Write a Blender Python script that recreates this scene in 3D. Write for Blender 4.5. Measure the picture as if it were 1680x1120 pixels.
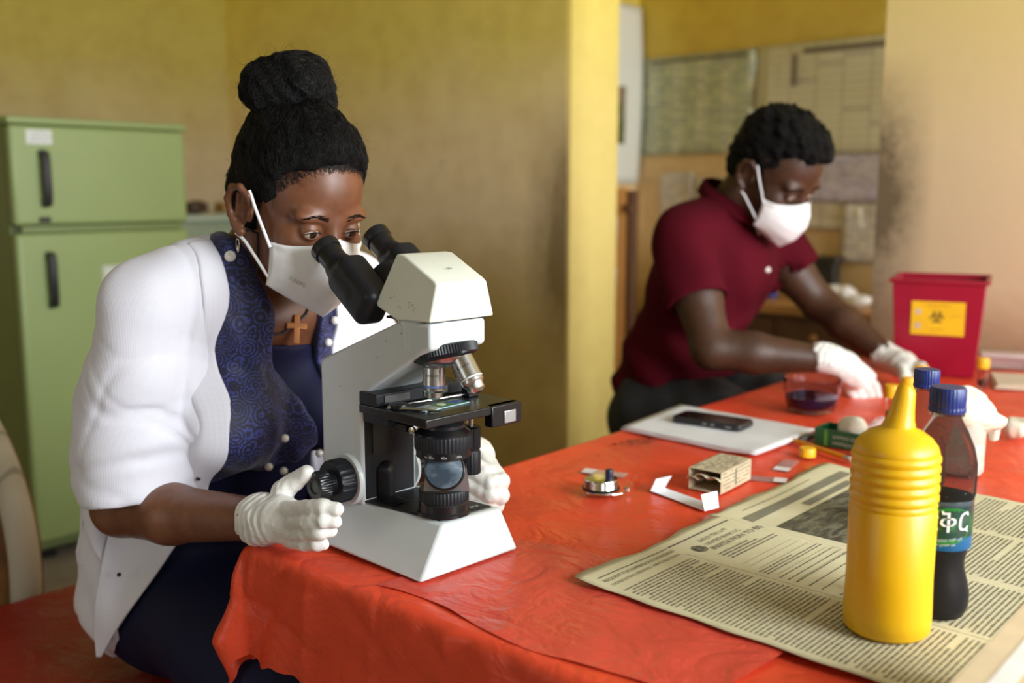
import bpy, bmesh, math, random
import numpy as np
from mathutils import Vector, Matrix, Euler

for o in list(bpy.data.objects):
    bpy.data.objects.remove(o)
scn = bpy.context.scene
COL = scn.collection

# ------------------------------------------------------------------ camera, world, light, exposure
FPX, IMG_W, IMG_H = 1650.0, 1680.0, 1120.0
PITCH = math.atan(248 / FPX)
CAM_H = 1.20
cd = bpy.data.cameras.new('camera')
cam = bpy.data.objects.new('camera', cd)
COL.objects.link(cam)
cam.location = (0, 0, CAM_H)
cam.rotation_euler = (math.pi / 2 - PITCH, 0, 0)
cd.sensor_width = 36
cd.lens = FPX / IMG_W * 36
cd.clip_start = 0.02
cd.dof.use_dof = True
cd.dof.focus_distance = 1.22
cd.dof.aperture_fstop = 2.8
scn.camera = cam

TABLE_Z = 0.75
ROOM_ANG = math.radians(-41.4)
CORNER = (-0.333, 1.241)
ROOM = Matrix.Translation((CORNER[0], CORNER[1], 0)) @ Matrix.Rotation(ROOM_ANG, 4, 'Z')      # x across the table, y along it
DESK = Matrix.Translation((-0.105, 1.1, TABLE_Z)) @ Matrix.Rotation(math.radians(-45), 4, 'Z')  # x = where the sitters look, y = to their left


def room(x, y, z=0.0):
    return ROOM @ Vector((x, y, z))


def desk(x, y, z=0.0):
    return DESK @ Vector((x, y, z))


w = bpy.data.worlds.new('sky')
scn.world = w
w.use_nodes = True
wb = w.node_tree.nodes['Background']
wb.inputs['Color'].default_value = (0.75, 0.87, 1.0, 1)
wb.inputs['Strength'].default_value = 0.4


def window_light(name, x, y, z, sx, sz, power, rot, color=(0.93, 0.975, 1.0)):
    ld = bpy.data.lights.new(name, 'AREA')
    ld.shape = 'RECTANGLE'
    ld.size, ld.size_y = sx, sz
    ld.energy = power
    ld.color = color
    lo = bpy.data.objects.new(name, ld)
    lo.matrix_world = ROOM @ Matrix.Translation((x, y, z)) @ rot
    COL.objects.link(lo)
    return lo


ROT_LEFT = Matrix.Rotation(math.pi / 2, 4, 'Y')      # shines toward -x of the room
ROT_FWD = Matrix.Rotation(math.pi / 2, 4, 'X')       # shines toward +y of the room
window_light('daylight_side_window_1', 2.62, 0.36, 1.62, 1.25, 1.1, 140, ROT_LEFT)
window_light('daylight_side_window_2', 2.62, -1.55, 1.62, 1.25, 1.5, 14, ROT_LEFT)
window_light('daylight_side_window_3', 2.62, 1.72, 1.62, 1.25, 0.75, 56, ROT_LEFT)
window_light('added_rear_fill', -0.55, -3.32, 1.15, 0.95, 2.0, 14, ROT_FWD, (0.86, 0.93, 1.0))  # added fill lamp behind the camera, in an unseen door opening
window_light('daylight_back_room_window', 2.62, 3.15, 1.65, 1.2, 0.6, 120, ROT_LEFT)

vs = scn.view_settings
vs.view_transform = 'Standard'
vs.look = 'None'
vs.gamma = 1.0
vs.use_curve_mapping = False
vs.exposure = -0.30

rnd = random.Random(7)


# ------------------------------------------------------------------ object helpers
def wmat(o):
    m = o.matrix_parent_inverse @ o.matrix_basis if o.parent else o.matrix_basis.copy()
    return wmat(o.parent) @ m if o.parent else m


def tag(o, label=None, cat=None, group=None, kind=None):
    if label: o['label'] = label
    if cat: o['category'] = cat
    if group: o['group'] = group
    if kind: o['kind'] = kind
    return o


def place(o, parent=None, mat=None):
    COL.objects.link(o)
    if parent is not None:
        o.parent = parent
        o.matrix_parent_inverse = wmat(parent).inverted()
    if mat is not None:
        o.matrix_basis = mat
    return o


def empty(name, mat, label=None, cat=None, group=None, kind=None):
    o = bpy.data.objects.new(name, None)
    o.empty_display_size = 0.05
    place(o, None, mat)
    return tag(o, label, cat, group, kind)


def link_mesh(name, me, material, parent=None, mat=None, bevel=0, seg=2, sharp=35, smooth=True):
    if material is not None and not me.materials:
        for m in (material if isinstance(material, (list, tuple)) else [material]):
            me.materials.append(m)
    if smooth:
        me.polygons.foreach_set('use_smooth', [True] * len(me.polygons))
        if sharp:
            me.set_sharp_from_angle(angle=math.radians(sharp))
    o = bpy.data.objects.new(name, me)
    place(o, parent, mat)
    if bevel:
        b = o.modifiers.new('bevel', 'BEVEL')
        b.width = bevel
        b.segments = seg
        b.limit_method = 'ANGLE'
        b.angle_limit = math.radians(30)
        b.harden_normals = False
    return o


class MB:
    """collects simple solids into one mesh"""
    def __init__(s):
        s.v, s.f, s.mi = [], [], []

    def add(s, vs_, fs, mi=0):
        n = len(s.v)
        s.v += [tuple(p) for p in vs_]
        s.f += [tuple(i + n for i in f) for f in fs]
        s.mi += [mi] * len(fs)
        return s

    def box(s, x0, x1, y0, y1, z0, z1, m=None, mi=0):
        vs_ = [Vector((x, y, z)) for z in (z0, z1) for y in (y0, y1) for x in (x0, x1)]
        if m is not None: vs_ = [m @ p for p in vs_]
        return s.add(vs_, [(0, 2, 3, 1), (4, 5, 7, 6), (0, 1, 5, 4), (2, 6, 7, 3), (0, 4, 6, 2), (1, 3, 7, 5)], mi)

    def hexa(s, bot, top, mi=0):
        """bot, top: four points each, counter-clockwise from above"""
        return s.add(list(bot) + list(top), [(3, 2, 1, 0), (4, 5, 6, 7)] + [(i, (i + 1) % 4, 4 + (i + 1) % 4, 4 + i) for i in range(4)], mi)

    def prism(s, poly, a, b, plane='xz', mi=0):
        """poly extruded between a and b along the missing axis"""
        n = len(poly)
        def P(p, q):
            return {'xz': (p[0], q, p[1]), 'xy': (p[0], p[1], q), 'yz': (q, p[0], p[1])}[plane]
        vs_ = [P(p, a) for p in poly] + [P(p, b) for p in poly]
        fs = [tuple(range(n)), tuple(range(2 * n - 1, n - 1, -1))] + [(i, i + n, (i + 1) % n + n, (i + 1) % n) for i in range(n)]
        return s.add(vs_, fs, mi)

    def lathe(s, prof, seg=32, m=None, mi=0, cap=True, gear=None):
        """prof: [(r,z)...]; gear=(teeth, depth, rmin) roughens radius of rows with r>rmin"""
        vs_, fs = [], []
        for r, z in prof:
            for i in range(seg):
                a = 2 * math.pi * i / seg
                rr = r
                if gear and r > gear[2]:
                    rr = r - gear[1] * (1 if (i * gear[0] // seg) % 2 else 0)
                vs_.append(Vector((rr * math.cos(a), rr * math.sin(a), z)))
        for j in range(len(prof) - 1):
            for i in range(seg):
                k = (i + 1) % seg
                fs.append((j * seg + i, j * seg + k, (j + 1) * seg + k, (j + 1) * seg + i))
        if cap:
            if prof[0][0] > 1e-6: fs.append(tuple(range(seg - 1, -1, -1)))
            if prof[-1][0] > 1e-6: fs.append(tuple((len(prof) - 1) * seg + i for i in range(seg)))
        if m is not None: vs_ = [m @ p for p in vs_]
        return s.add(vs_, fs, mi)

    def tube(s, pts, r, seg=10, mi=0, caps=True, closed=False):
        pts = [Vector(p) for p in pts]
        n = len(pts)
        rs = r if isinstance(r, (list, tuple)) else [r] * n
        vs_, fs = [], []
        up = None
        for i, p in enumerate(pts):
            if closed:
                d = pts[(i + 1) % n] - pts[i - 1]
            else:
                d = pts[min(i + 1, n - 1)] - pts[max(i - 1, 0)]
            d.normalize()
            if up is None:
                up = d.orthogonal().normalized()
            up = (up - d * up.dot(d))
            if up.length < 1e-6: up = d.orthogonal()
            up.normalize()
            sd = d.cross(up)
            for k in range(seg):
                a = 2 * math.pi * k / seg
                vs_.append(p + (up * math.cos(a) + sd * math.sin(a)) * rs[i])
        for i in range(n if closed else n - 1):
            j = (i + 1) % n
            for k in range(seg):
                q = (k + 1) % seg
                fs.append((i * seg + k, i * seg + q, j * seg + q, j * seg + k))
        if caps and not closed:
            fs.append(tuple(range(seg - 1, -1, -1)))
            fs.append(tuple((n - 1) * seg + k for k in range(seg)))
        return s.add(vs_, fs, mi)

    def mesh(s, name):
        me = bpy.data.meshes.new(name)
        me.from_pydata(s.v, [], s.f)
        if any(s.mi): me.polygons.foreach_set('material_index', s.mi)
        bm = bmesh.new(); bm.from_mesh(me)
        bmesh.ops.recalc_face_normals(bm, faces=bm.faces)
        bm.to_mesh(me); bm.free()
        return me

    def build(s, name, material, parent=None, mat=None, **k):
        return link_mesh(name, s.mesh(name), material, parent, mat, **k)


def grid_mesh(nu, nv, fn, thick=0):
    """fn(u,v)->xyz, u,v in 0..1"""
    m = MB()
    vs_ = [fn(i / nu, j / nv) for j in range(nv + 1) for i in range(nu + 1)]
    fs = [(j * (nu + 1) + i, j * (nu + 1) + i + 1, (j + 1) * (nu + 1) + i + 1, (j + 1) * (nu + 1) + i) for j in range(nv) for i in range(nu)]
    m.add(vs_, fs)
    return m


def dup(root, mat, label=None, group=None):
    r = root.copy(); COL.objects.link(r); r.matrix_basis = mat
    if label: r['label'] = label
    if group: r['group'] = group
    def rec(a, b):
        for ch in list(a.children):
            c = ch.copy(); COL.objects.link(c); c.parent = b
            c.matrix_parent_inverse = ch.matrix_parent_inverse.copy()
            rec(ch, c)
    rec(root, r)
    return r


def look(p, d, up=(0, 0, 1)):
    """matrix at p whose z axis points along d"""
    d = Vector(d).normalized()
    q = d.to_track_quat('Z', 'Y')
    return Matrix.Translation(p) @ q.to_matrix().to_4x4()


def axes(p, x, y):
    """matrix at p with x axis along x and y axis near y"""
    x = Vector(x).normalized(); z = x.cross(Vector(y)).normalized(); y = z.cross(x)
    m = Matrix((x, y, z)).transposed().to_4x4()
    m.translation = p
    return m


_fonts = {}
def text_mesh(s, size, depth=0.0, align='LEFT', space=1.0):
    c = bpy.data.curves.new('lettering', 'FONT')
    c.body = s; c.size = size; c.extrude = depth; c.align_x = align; c.space_character = space
    c.resolution_u = 2
    o = bpy.data.objects.new('lettering', c)
    COL.objects.link(o)
    dg = bpy.context.evaluated_depsgraph_get()
    me = bpy.data.meshes.new_from_object(o.evaluated_get(dg))
    bpy.data.objects.remove(o)
    bpy.data.curves.remove(c)
    return me


def rubbed_print(width, size, seed, lines=1, centre=True):
    """small print that cannot be read in the photograph: letter-sized marks only"""
    r = random.Random(seed)
    m = MB()
    for k in range(lines):
        x = -width / 2 if centre else 0.0
        e = x + width * (1 if k == 0 else r.uniform(.6, .95))
        y = -k * size * 1.5
        while x < e:
            w_ = size * r.uniform(.35, .6); h_ = size * r.uniform(.6, .8)
            for a, b, c, d in ((0, .25, 0, 1), (.25, 1, 0, .22) if r.random() < .5 else (.25, 1, .78, 1), (.7, 1, r.uniform(.1, .5), 1)):
                m.add([(x + w_ * a, y + h_ * c, 0), (x + w_ * b, y + h_ * c, 0), (x + w_ * b, y + h_ * d, 0), (x + w_ * a, y + h_ * d, 0)], [(0, 1, 2, 3)])
            x += w_ + size * (.18 if r.random() < .85 else .5)
    return m.mesh('lettering')


def warp_mesh(me, fn):
    for v in me.vertices:
        v.co = Vector(fn(v.co))
    return me


# ------------------------------------------------------------------ material helpers
class NT:
    def __init__(s, name):
        s.m = bpy.data.materials.new(name); s.m.use_nodes = True
        s.t = s.m.node_tree; s.n = s.t.nodes; s.l = s.t.links
        s.b = s.n['Principled BSDF']
        s._co = None

    def new(s, typ, **k):
        n = s.n.new(typ)
        for a, b in k.items():
            if a.startswith('i_'):
                n.inputs[a[2:].replace('_', ' ')].default_value = b
            else:
                setattr(n, a, b)
        return n

    def co(s, scale=None, rot=None, loc=None):
        if s._co is None:
            s._co = s.new('ShaderNodeTexCoord')
        out = s._co.outputs['Object']
        if scale is not None or rot is not None or loc is not None:
            mp = s.new('ShaderNodeMapping')
            if scale is not None: mp.inputs['Scale'].default_value = scale if isinstance(scale, (tuple, list)) else (scale,) * 3
            if rot is not None: mp.inputs['Rotation'].default_value = rot
            if loc is not None: mp.inputs['Location'].default_value = loc
            s.l.new(out, mp.inputs['Vector']); out = mp.outputs['Vector']
        return out

    def noise(s, scale, detail=4, rough=0.5, vec=None, dist=0):
        n = s.new('ShaderNodeTexNoise')
        n.inputs['Scale'].default_value = scale; n.inputs['Detail'].default_value = detail
        n.inputs['Roughness'].default_value = rough; n.inputs['Distortion'].default_value = dist
        s.l.new(vec if vec is not None else s.co(), n.inputs['Vector'])
        return n.outputs['Fac']

    def ramp(s, fac, stops, interp='LINEAR'):
        r = s.new('ShaderNodeValToRGB'); r.color_ramp.interpolation = interp
        e = r.color_ramp.elements
        while len(e) < len(stops): e.new(0.5)
        for q, (p, c) in zip(e, stops):
            q.position = p; q.color = c if len(c) == 4 else (*c, 1)
        s.l.new(fac, r.inputs['Fac'])
        return r.outputs['Color']

    def mix(s, fac, a, b, blend='MIX'):
        n = s.new('ShaderNodeMix', data_type='RGBA', blend_type=blend)
        for key, val in ((0, fac), (6, a), (7, b)):
            if isinstance(val, (int, float)): n.inputs[key].default_value = val
            elif isinstance(val, tuple): n.inputs[key].default_value = val if len(val) == 4 else (*val, 1)
            else: s.l.new(val, n.inputs[key])
        return n.outputs[2]

    def math(s, op, a, b=None, c=None):
        n = s.new('ShaderNodeMath', operation=op)
        for i, v in enumerate((a, b, c)):
            if v is None: continue
            if isinstance(v, (int, float)): n.inputs[i].default_value = v
            else: s.l.new(v, n.inputs[i])
        return n.outputs[0]

    def sep(s, vec=None):
        n = s.new('ShaderNodeSeparateXYZ'); s.l.new(vec if vec is not None else s.co(), n.inputs[0])
        return n.outputs

    def set(s, **k):
        for a, v in k.items():
            inp = s.b.inputs[a.replace('_', ' ')]
            if hasattr(v, 'is_output') or isinstance(v, bpy.types.NodeSocket): s.l.new(v, inp)
            elif isinstance(v, tuple) and len(v) == 3 and inp.type == 'RGBA': inp.default_value = (*v, 1)
            else: inp.default_value = v
        return s

    def bump(s, height, strength=0.3, dist=0.002, normal=None):
        n = s.new('ShaderNodeBump'); n.inputs['Strength'].default_value = strength; n.inputs['Distance'].default_value = dist
        s.l.new(height, n.inputs['Height'])
        if normal is not None: s.l.new(normal, n.inputs['Normal'])
        s.l.new(n.outputs['Normal'], s.b.inputs['Normal'])
        return n.outputs['Normal']


_mc = {}
def M(name, col, rough=0.5, metal=0.0, var=0.12, vs=20, bump=0.0, bs=250, bd=0.001, spec=None, coat=0, sss=0, sheen=0, trans=0, ior=None, alpha=None):
    if name in _mc: return _mc[name]
    t = NT(name)
    n = t.noise(vs, 5, 0.6)
    c = t.ramp(n, [(0.25, tuple(x * (1 - var) for x in col)), (0.75, tuple(min(1, x * (1 + var)) for x in col))])
    t.set(Base_Color=c, Roughness=rough, Metallic=metal)
    if spec is not None: t.set(Specular_IOR_Level=spec)
    if coat: t.set(Coat_Weight=coat, Coat_Roughness=0.1)
    if sss:
        t.set(Subsurface_Weight=sss, Subsurface_Radius=(1.0, 0.35, 0.2), Subsurface_Scale=0.006)
    if sheen: t.set(Sheen_Weight=sheen, Sheen_Roughness=0.5)
    if trans: t.set(Transmission_Weight=trans)
    if ior: t.set(IOR=ior)
    if alpha is not None: t.set(Alpha=alpha)
    if bump: t.bump(t.noise(bs, 4, 0.6), bump, bd)
    _mc[name] = t.m
    return t.m


# ------------------------------------------------------------------ implicit surfaces (for bodies and cloth)
def _smin(a, b, k):
    if k <= 0: return np.minimum(a, b)
    h = np.clip(0.5 + 0.5 * (b - a) / k, 0, 1)
    return b + (a - b) * h - k * h * (1 - h)


def _len(q):
    return np.sqrt(np.einsum('ij,ij->i', q, q))


class Field:
    def __init__(s):
        s.ops = []

    def _op(s, fn, lo, hi, k, mode):
        s.ops.append((fn, np.array(lo, float), np.array(hi, float), k, mode)); return s

    def cap(s, a, b, ra, rb=None, k=0.01, mode='u'):
        rb = ra if rb is None else rb
        a = np.array(a, np.float32); b = np.array(b, np.float32); ab = b - a; L2 = max(ab @ ab, 1e-12)
        def fn(P):
            q = P - a
            t = np.clip(q @ ab / L2, 0, 1)
            return _len(q - t[:, None] * ab) - (ra + (rb - ra) * t)
        r = max(ra, rb)
        return s._op(fn, np.minimum(a, b) - r, np.maximum(a, b) + r, k, mode)

    def chain(s, pts, rs, k=0.01, mode='u'):
        for i in range(len(pts) - 1):
            s.cap(pts[i], pts[i + 1], rs[i], rs[i + 1], k, mode)
        return s

    def ell(s, c, r, k=0.01, rot=None, mode='u'):
        """rot: 3x3 whose columns are the ellipsoid's axes"""
        c = np.array(c, np.float32); r = np.array(r, np.float32)
        Rm = None if rot is None else np.array(rot, np.float32)
        def fn(P):
            q = P - c
            if Rm is not None: q = q @ Rm
            q = q / r; k0 = _len(q); k1 = _len(q / r)
            return np.where(k1 > 1e-9, k0 * (k0 - 1) / np.maximum(k1, 1e-9), -r.min())
        e = np.full(3, r.max()) if Rm is not None else r
        return s._op(fn, c - e, c + e, k, mode)

    def box(s, c, h, rad=0.0, k=0.01, rot=None, mode='u'):
        c = np.array(c, float); h = np.array(h, float) - rad
        Rm = None if rot is None else np.array(rot, float)
        def fn(P):
            q = P - c
            if Rm is not None: q = q @ Rm
            q = np.abs(q) - h
            return _len(np.maximum(q, 0)) + np.minimum(q.max(axis=1), 0) - rad
        e = np.full(3, np.linalg.norm(h) + rad)
        return s._op(fn, c - e, c + e, k, mode)

    def half(s, p, n, k=0.004, mode='s'):
        """the half space on the +n side of p"""
        p = np.array(p, float); n = np.array(n, float); n /= np.linalg.norm(n)
        big = np.full(3, 9.0)
        return s._op(lambda P: -((P - p) @ n), p - big, p + big, k, mode)

    def fn(s, f, k=0.005, mode='u', lo=(-9,) * 3, hi=(9,) * 3):
        return s._op(f, lo, hi, k, mode)

    def disp(s, f, lo=(-9,) * 3, hi=(9,) * 3):
        return s._op(f, lo, hi, 0, 'd')

    def __call__(s, P, margin=0.05):
        n = len(P)
        CH = 12000
        if n > CH:
            return np.concatenate([s(P[i:i + CH], margin) for i in range(0, n, CH)])
        d = np.full(n, 0.5, P.dtype)
        if n == 0: return d
        plo, phi = P.min(0), P.max(0)
        for fn, lo, hi, k, mode in s.ops:
            mg = margin + k
            if (plo > hi + mg).any() or (phi < lo - mg).any(): continue
            v = fn(P)
            if mode == 'u': d = _smin(d, v, k)
            elif mode == 's': d = -_smin(-d, v, k)
            elif mode == 'i': d = -_smin(-d, -v, k)
            else: d = d + v
        return d


def net(F, lo, hi, h, project=1, block=6):
    """surface nets over a box; returns verts, quads"""
    lo = np.array(lo, float); hi = np.array(hi, float)
    nb = np.ceil((hi - lo) / (h * block)).astype(int)
    n = nb * block + 1
    g = np.full(tuple(n), 0.5, np.float32)
    cb = np.stack(np.meshgrid(*[np.arange(b) for b in nb], indexing='ij'), -1).reshape(-1, 3)
    cen = lo + (cb + 0.5) * block * h
    dc = F(cen, margin=0.25)
    rad = block * h * 0.87
    act = np.abs(dc) < rad * 1.15 + 0.006
    for (bx, by, bz), v in zip(cb[~act], dc[~act]):
        g[bx * block:(bx + 1) * block + 1, by * block:(by + 1) * block + 1, bz * block:(bz + 1) * block + 1] = 0.5 if v > 0 else -0.5
    ab = cb[act]
    off = np.stack(np.meshgrid(*[np.arange(block + 1)] * 3, indexing='ij'), -1).reshape(-1, 3)
    CH = 35
    for i in range(0, len(ab), CH):
        idx = (ab[i:i + CH, None, :] * block + off[None]).reshape(-1, 3)
        v = F((lo + idx * h).astype(np.float32))
        g[idx[:, 0], idx[:, 1], idx[:, 2]] = v
    ins = g < 0
    c8 = [(a, b, c) for a in (0, 1) for b in (0, 1) for c in (0, 1)]
    N = np.array(g.shape) - 1
    cnt = np.zeros(tuple(N), np.int8)
    for a, b, c in c8:
        cnt += ins[a:a + N[0], b:b + N[1], c:c + N[2]]
    cells = np.argwhere((cnt > 0) & (cnt < 8))
    vid = np.full(tuple(N), -1, np.int64)
    vid[cells[:, 0], cells[:, 1], cells[:, 2]] = np.arange(len(cells))
    acc = np.zeros((len(cells), 3)); num = np.zeros(len(cells))
    for ax in range(3):
        for p in (0, 1):
            for q in (0, 1):
                o0 = [0, 0, 0]; o0[(ax + 1) % 3] = p; o0[(ax + 2) % 3] = q
                o1 = list(o0); o1[ax] = 1
                A = g[tuple((cells + o0).T)]; B = g[tuple((cells + o1).T)]
                m = (A < 0) != (B < 0)
                t = np.where(m, A / np.where(m, A - B, 1), 0)
                pt = np.tile(np.array(o0, float), (len(cells), 1)); pt[:, ax] = t
                acc[m] += pt[m]; num[m] += 1
    V = lo + (cells + acc / num[:, None]) * h
    quads = []
    for ax in range(3):
        sl0 = [slice(None)] * 3; sl1 = [slice(None)] * 3
        sl0[ax] = slice(0, -1); sl1[ax] = slice(1, None)
        e = ins[tuple(sl0)] != ins[tuple(sl1)]
        E_ = np.argwhere(e)
        u, v = (ax + 1) % 3, (ax + 2) % 3
        ok = (E_[:, u] > 0) & (E_[:, v] > 0) & (E_[:, u] < N[u]) & (E_[:, v] < N[v])
        E_ = E_[ok]
        ids = []
        for du, dv in ((-1, -1), (0, -1), (0, 0), (-1, 0)):
            c = E_.copy(); c[:, u] += du; c[:, v] += dv
            ids.append(vid[tuple(c.T)])
        Q = np.stack(ids, 1)
        fl = ~ins[tuple(E_.T)]
        Q[fl] = Q[fl][:, ::-1]
        quads.append(Q)
    Q = np.concatenate(quads)
    Q = Q[(Q >= 0).all(1)]
    eps = max(h * 0.4, .0006)
    tet = np.array([(1, 1, 1), (1, -1, -1), (-1, 1, -1), (-1, -1, 1)], float)
    for _ in range(project):
        gr = np.zeros_like(V); mean = np.zeros(len(V))
        for t in tet:
            v = F((V + t * eps).astype(np.float32))
            gr += t * v[:, None]; mean += v
        gr /= 4 * eps; mean /= 4
        gl = np.maximum((gr * gr).sum(1), 0.3)
        step = np.clip(mean / gl, -h, h)
        V = V - gr * step[:, None] * 0.9
    return V, Q


def np_mesh(name, V, Q):
    me = bpy.data.meshes.new(name)
    me.vertices.add(len(V)); me.vertices.foreach_set('co', np.asarray(V, np.float32).ravel())
    me.loops.add(Q.size); me.loops.foreach_set('vertex_index', Q.ravel().astype(np.int32))
    me.polygons.add(len(Q)); me.polygons.foreach_set('loop_start', np.arange(0, Q.size, Q.shape[1], dtype=np.int32))
    me.update(calc_edges=True); me.validate()
    return me


def sdf_obj(name, F, lo, hi, h, material, parent, mat, fine=None, project=1):
    """fine: list of (lo, hi, h) boxes meshed with smaller cells, all in the same mesh"""
    V, Q = net(F, lo, hi, h, project)
    for flo, fhi, fh in (fine or []):
        flo = np.array(flo, float); fhi = np.array(fhi, float)
        c = V[Q].mean(1)
        keep = ~np.all((c > flo + h * 0.6) & (c < fhi - h * 0.6), axis=1)
        Q = Q[keep]
        V2, Q2 = net(F, flo, fhi, fh, project)
        Q = np.concatenate([Q, Q2 + len(V)]); V = np.concatenate([V, V2])
    used = np.unique(Q); remap = np.full(len(V), -1); remap[used] = np.arange(len(used))
    me = np_mesh(name, V[used], remap[Q])
    return link_mesh(name, me, material, parent, mat, sharp=0)


def waves(P, seed, n=6, freq=40, amp=0.002, dirbias=None):
    r = np.random.RandomState(seed)
    out = np.zeros(len(P), P.dtype)
    for i in range(n):
        d = r.normal(size=3)
        if dirbias is not None: d = d * 0.45 + np.array(dirbias) * (1 if r.rand() > .5 else -1)
        d /= np.linalg.norm(d)
        f = freq * (0.6 + r.rand())
        d2 = r.normal(size=3); d2 /= np.linalg.norm(d2)
        out += np.sin(P @ (d * f).astype(P.dtype) + np.float32(1.7) * np.sin(P @ (d2 * f * 0.35).astype(P.dtype) + np.float32(r.rand() * 6)) + np.float32(r.rand() * 6.28))
    return out * amp / math.sqrt(n)
# ------------------------------------------------------------------ setting
YELLOW_STOPS = [(0.1, (0.60, 0.47, 0.15)), (0.36, (0.74, 0.58, 0.20)), (0.5, (0.78, 0.62, 0.20)), (0.62, (0.78, 0.63, 0.16)), (0.8, (0.78, 0.64, 0.10))]


def wall_paint(name, seed=0.0, dirt=1.0, k=1.0, stops=None, edge_x=None):
    t = NT(name)
    x, y, z = t.sep()
    n1 = t.noise(1.6, 6, 0.6, t.co(loc=(seed, seed * 2, 0)))
    n2 = t.noise(9, 6, 0.65, t.co(loc=(seed * 3, 1, 0)))
    zz = t.math('ADD', z, t.math('MULTIPLY', t.math('SUBTRACT', n1, 0.5), 0.35))
    col = t.ramp(t.math('DIVIDE', zz, 3.0), [(a, tuple(k * v for v in c)) for a, c in stops] if stops else [(a, tuple(k * v for v in c)) for a, c in [(0.22, (0.50, 0.35, 0.11)), (0.36, (0.78, 0.61, 0.38)), (0.47, (0.76, 0.59, 0.31)), (0.60, (0.70, 0.55, 0.13)), (0.8, (0.74, 0.58, 0.07))]])
    st = t.ramp(n2, [(0.42, (1, 1, 1)), (0.70, (0.80, 0.73, 0.66))])
    col = t.mix(0.55 * dirt, col, st, 'MULTIPLY')
    n3 = t.noise(5.5, 8, 0.75, t.co(loc=(seed * 7, 4, 2)))
    sp = t.ramp(n3, [(0.655, (0, 0, 0)), (0.74, (1, 1, 1))])
    col = t.mix(t.math('MULTIPLY', sp, 0.55 * dirt), col, (0.16, 0.12, 0.08))
    if edge_x is not None:
        # hand grime rubbed along the free edge of the wall
        e = t.math('MAXIMUM', t.math('SUBTRACT', 1.0, t.math('DIVIDE', t.math('SUBTRACT', edge_x, x), 0.22)), 0.0)
        b = t.math('MAXIMUM', t.math('SUBTRACT', 1.0, t.math('DIVIDE', t.math('ABSOLUTE', t.math('SUBTRACT', z, 0.98)), 0.60)), 0.0)
        g = t.math('MINIMUM', t.math('MULTIPLY', t.math('MULTIPLY', e, b), t.math('MULTIPLY', t.noise(14, 6, 0.75, t.co(scale=(1, 1, .4))), 2.4)), 0.8)
        col = t.mix(g, col, (0.20, 0.12, 0.035))
    t.set(Base_Color=col, Roughness=0.8, Specular_IOR_Level=0.25)
    t.bump(t.noise(30, 5, 0.6), 0.25, 0.004)
    return t.m


WALL = wall_paint('painted_plaster', 0.0)
WALL_DIMMED = wall_paint('painted_plaster_dimmed', 1.1, 1.0, 0.72)  # same plaster, colour darkened to tone down the window-lit left wall
WALL_EDGE = wall_paint('painted_plaster_edge', 0.4, 1.0, 1.20, None, -1.269)  # same plaster, colour lightened to offset weak light on the partition
WALL_JAMB = wall_paint('painted_plaster_pillar', 2.3, 0.6, 1.0, YELLOW_STOPS)

# dirty wall beside the doorway: stain along its edge (a real hand-grime stain with a shape of its own)
def wall_grimy():
    t = NT('painted_plaster_grimy')
    x, y, z = t.sep()
    n2 = t.noise(7, 7, 0.7)
    col = t.ramp(t.math('DIVIDE', t.math('ADD', z, t.math('MULTIPLY', n2, 0.2)), 3.0), [(0.27, (0.36, 0.18, 0.09)), (0.345, (0.72, 0.52, 0.33)), (0.47, (0.74, 0.57, 0.33)), (0.66, (0.72, 0.57, 0.18))])
    edge = t.math('SUBTRACT', 1.0, t.math('DIVIDE', x, 0.16))
    band = t.math('SUBTRACT', 1.0, t.math('DIVIDE', t.math('ABSOLUTE', t.math('SUBTRACT', z, 1.18)), 0.42))
    g = t.math('MULTIPLY', t.math('MAXIMUM', edge, 0.0), t.math('MAXIMUM', band, 0.0))
    g = t.math('MULTIPLY', g, t.math('MULTIPLY', t.noise(22, 6, 0.8), 2.6))
    g = t.math('MINIMUM', g, 0.85)
    col = t.mix(g, col, (0.09, 0.06, 0.03))
    t.set(Base_Color=col, Roughness=0.8, Specular_IOR_Level=0.25)
    t.bump(t.noise(30, 5, 0.6), 0.25, 0.004)
    return t.m


T0 = -1.269           # left edge of the opening
T1 = -0.104           # right edge of the opening
S1, S2 = 2.25, 2.55   # the thick partition
TL, TR = -3.453, 2.4
SB = 3.62             # back wall of the second room
TL2 = -1.90
CEIL = 2.9
SF = -3.1


def shell(name, boxes, material, origin=(0, 0, 0), kind='structure'):
    m = MB()
    for b in boxes: m.box(*b)
    o = m.build(name, material, None, ROOM @ Matrix.Translation(origin), sharp=30)
    o['kind'] = kind
    return o


t = NT('concrete_floor')
c = t.ramp(t.noise(6, 6, 0.6), [(0.3, (0.20, 0.16, 0.12)), (0.7, (0.32, 0.27, 0.21))])
t.set(Base_Color=c, Roughness=0.75); t.bump(t.noise(60, 4), 0.2, 0.003)
shell('floor', [(TL - .2, TR + .2, SF - .2, SB + .2, -0.1, 0)], t.m)
shell('ceiling', [(TL - .2, TR + .2, SF - .2, SB + .2, CEIL, CEIL + .1)], M('ceiling_paint', (0.40, 0.38, 0.32), 0.85, bump=.2, bs=30))
shell('wall_left', [(TL - .2, TL, SF - .2, S1, 0, CEIL)], WALL_DIMMED)
shell('wall_partition', [(TL - .2, T0 - .0, S1, S2, 0, CEIL)], WALL_EDGE)
shell('wall_lintel', [(T0, T1, S1, S2, 2.2, CEIL)], WALL)
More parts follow.
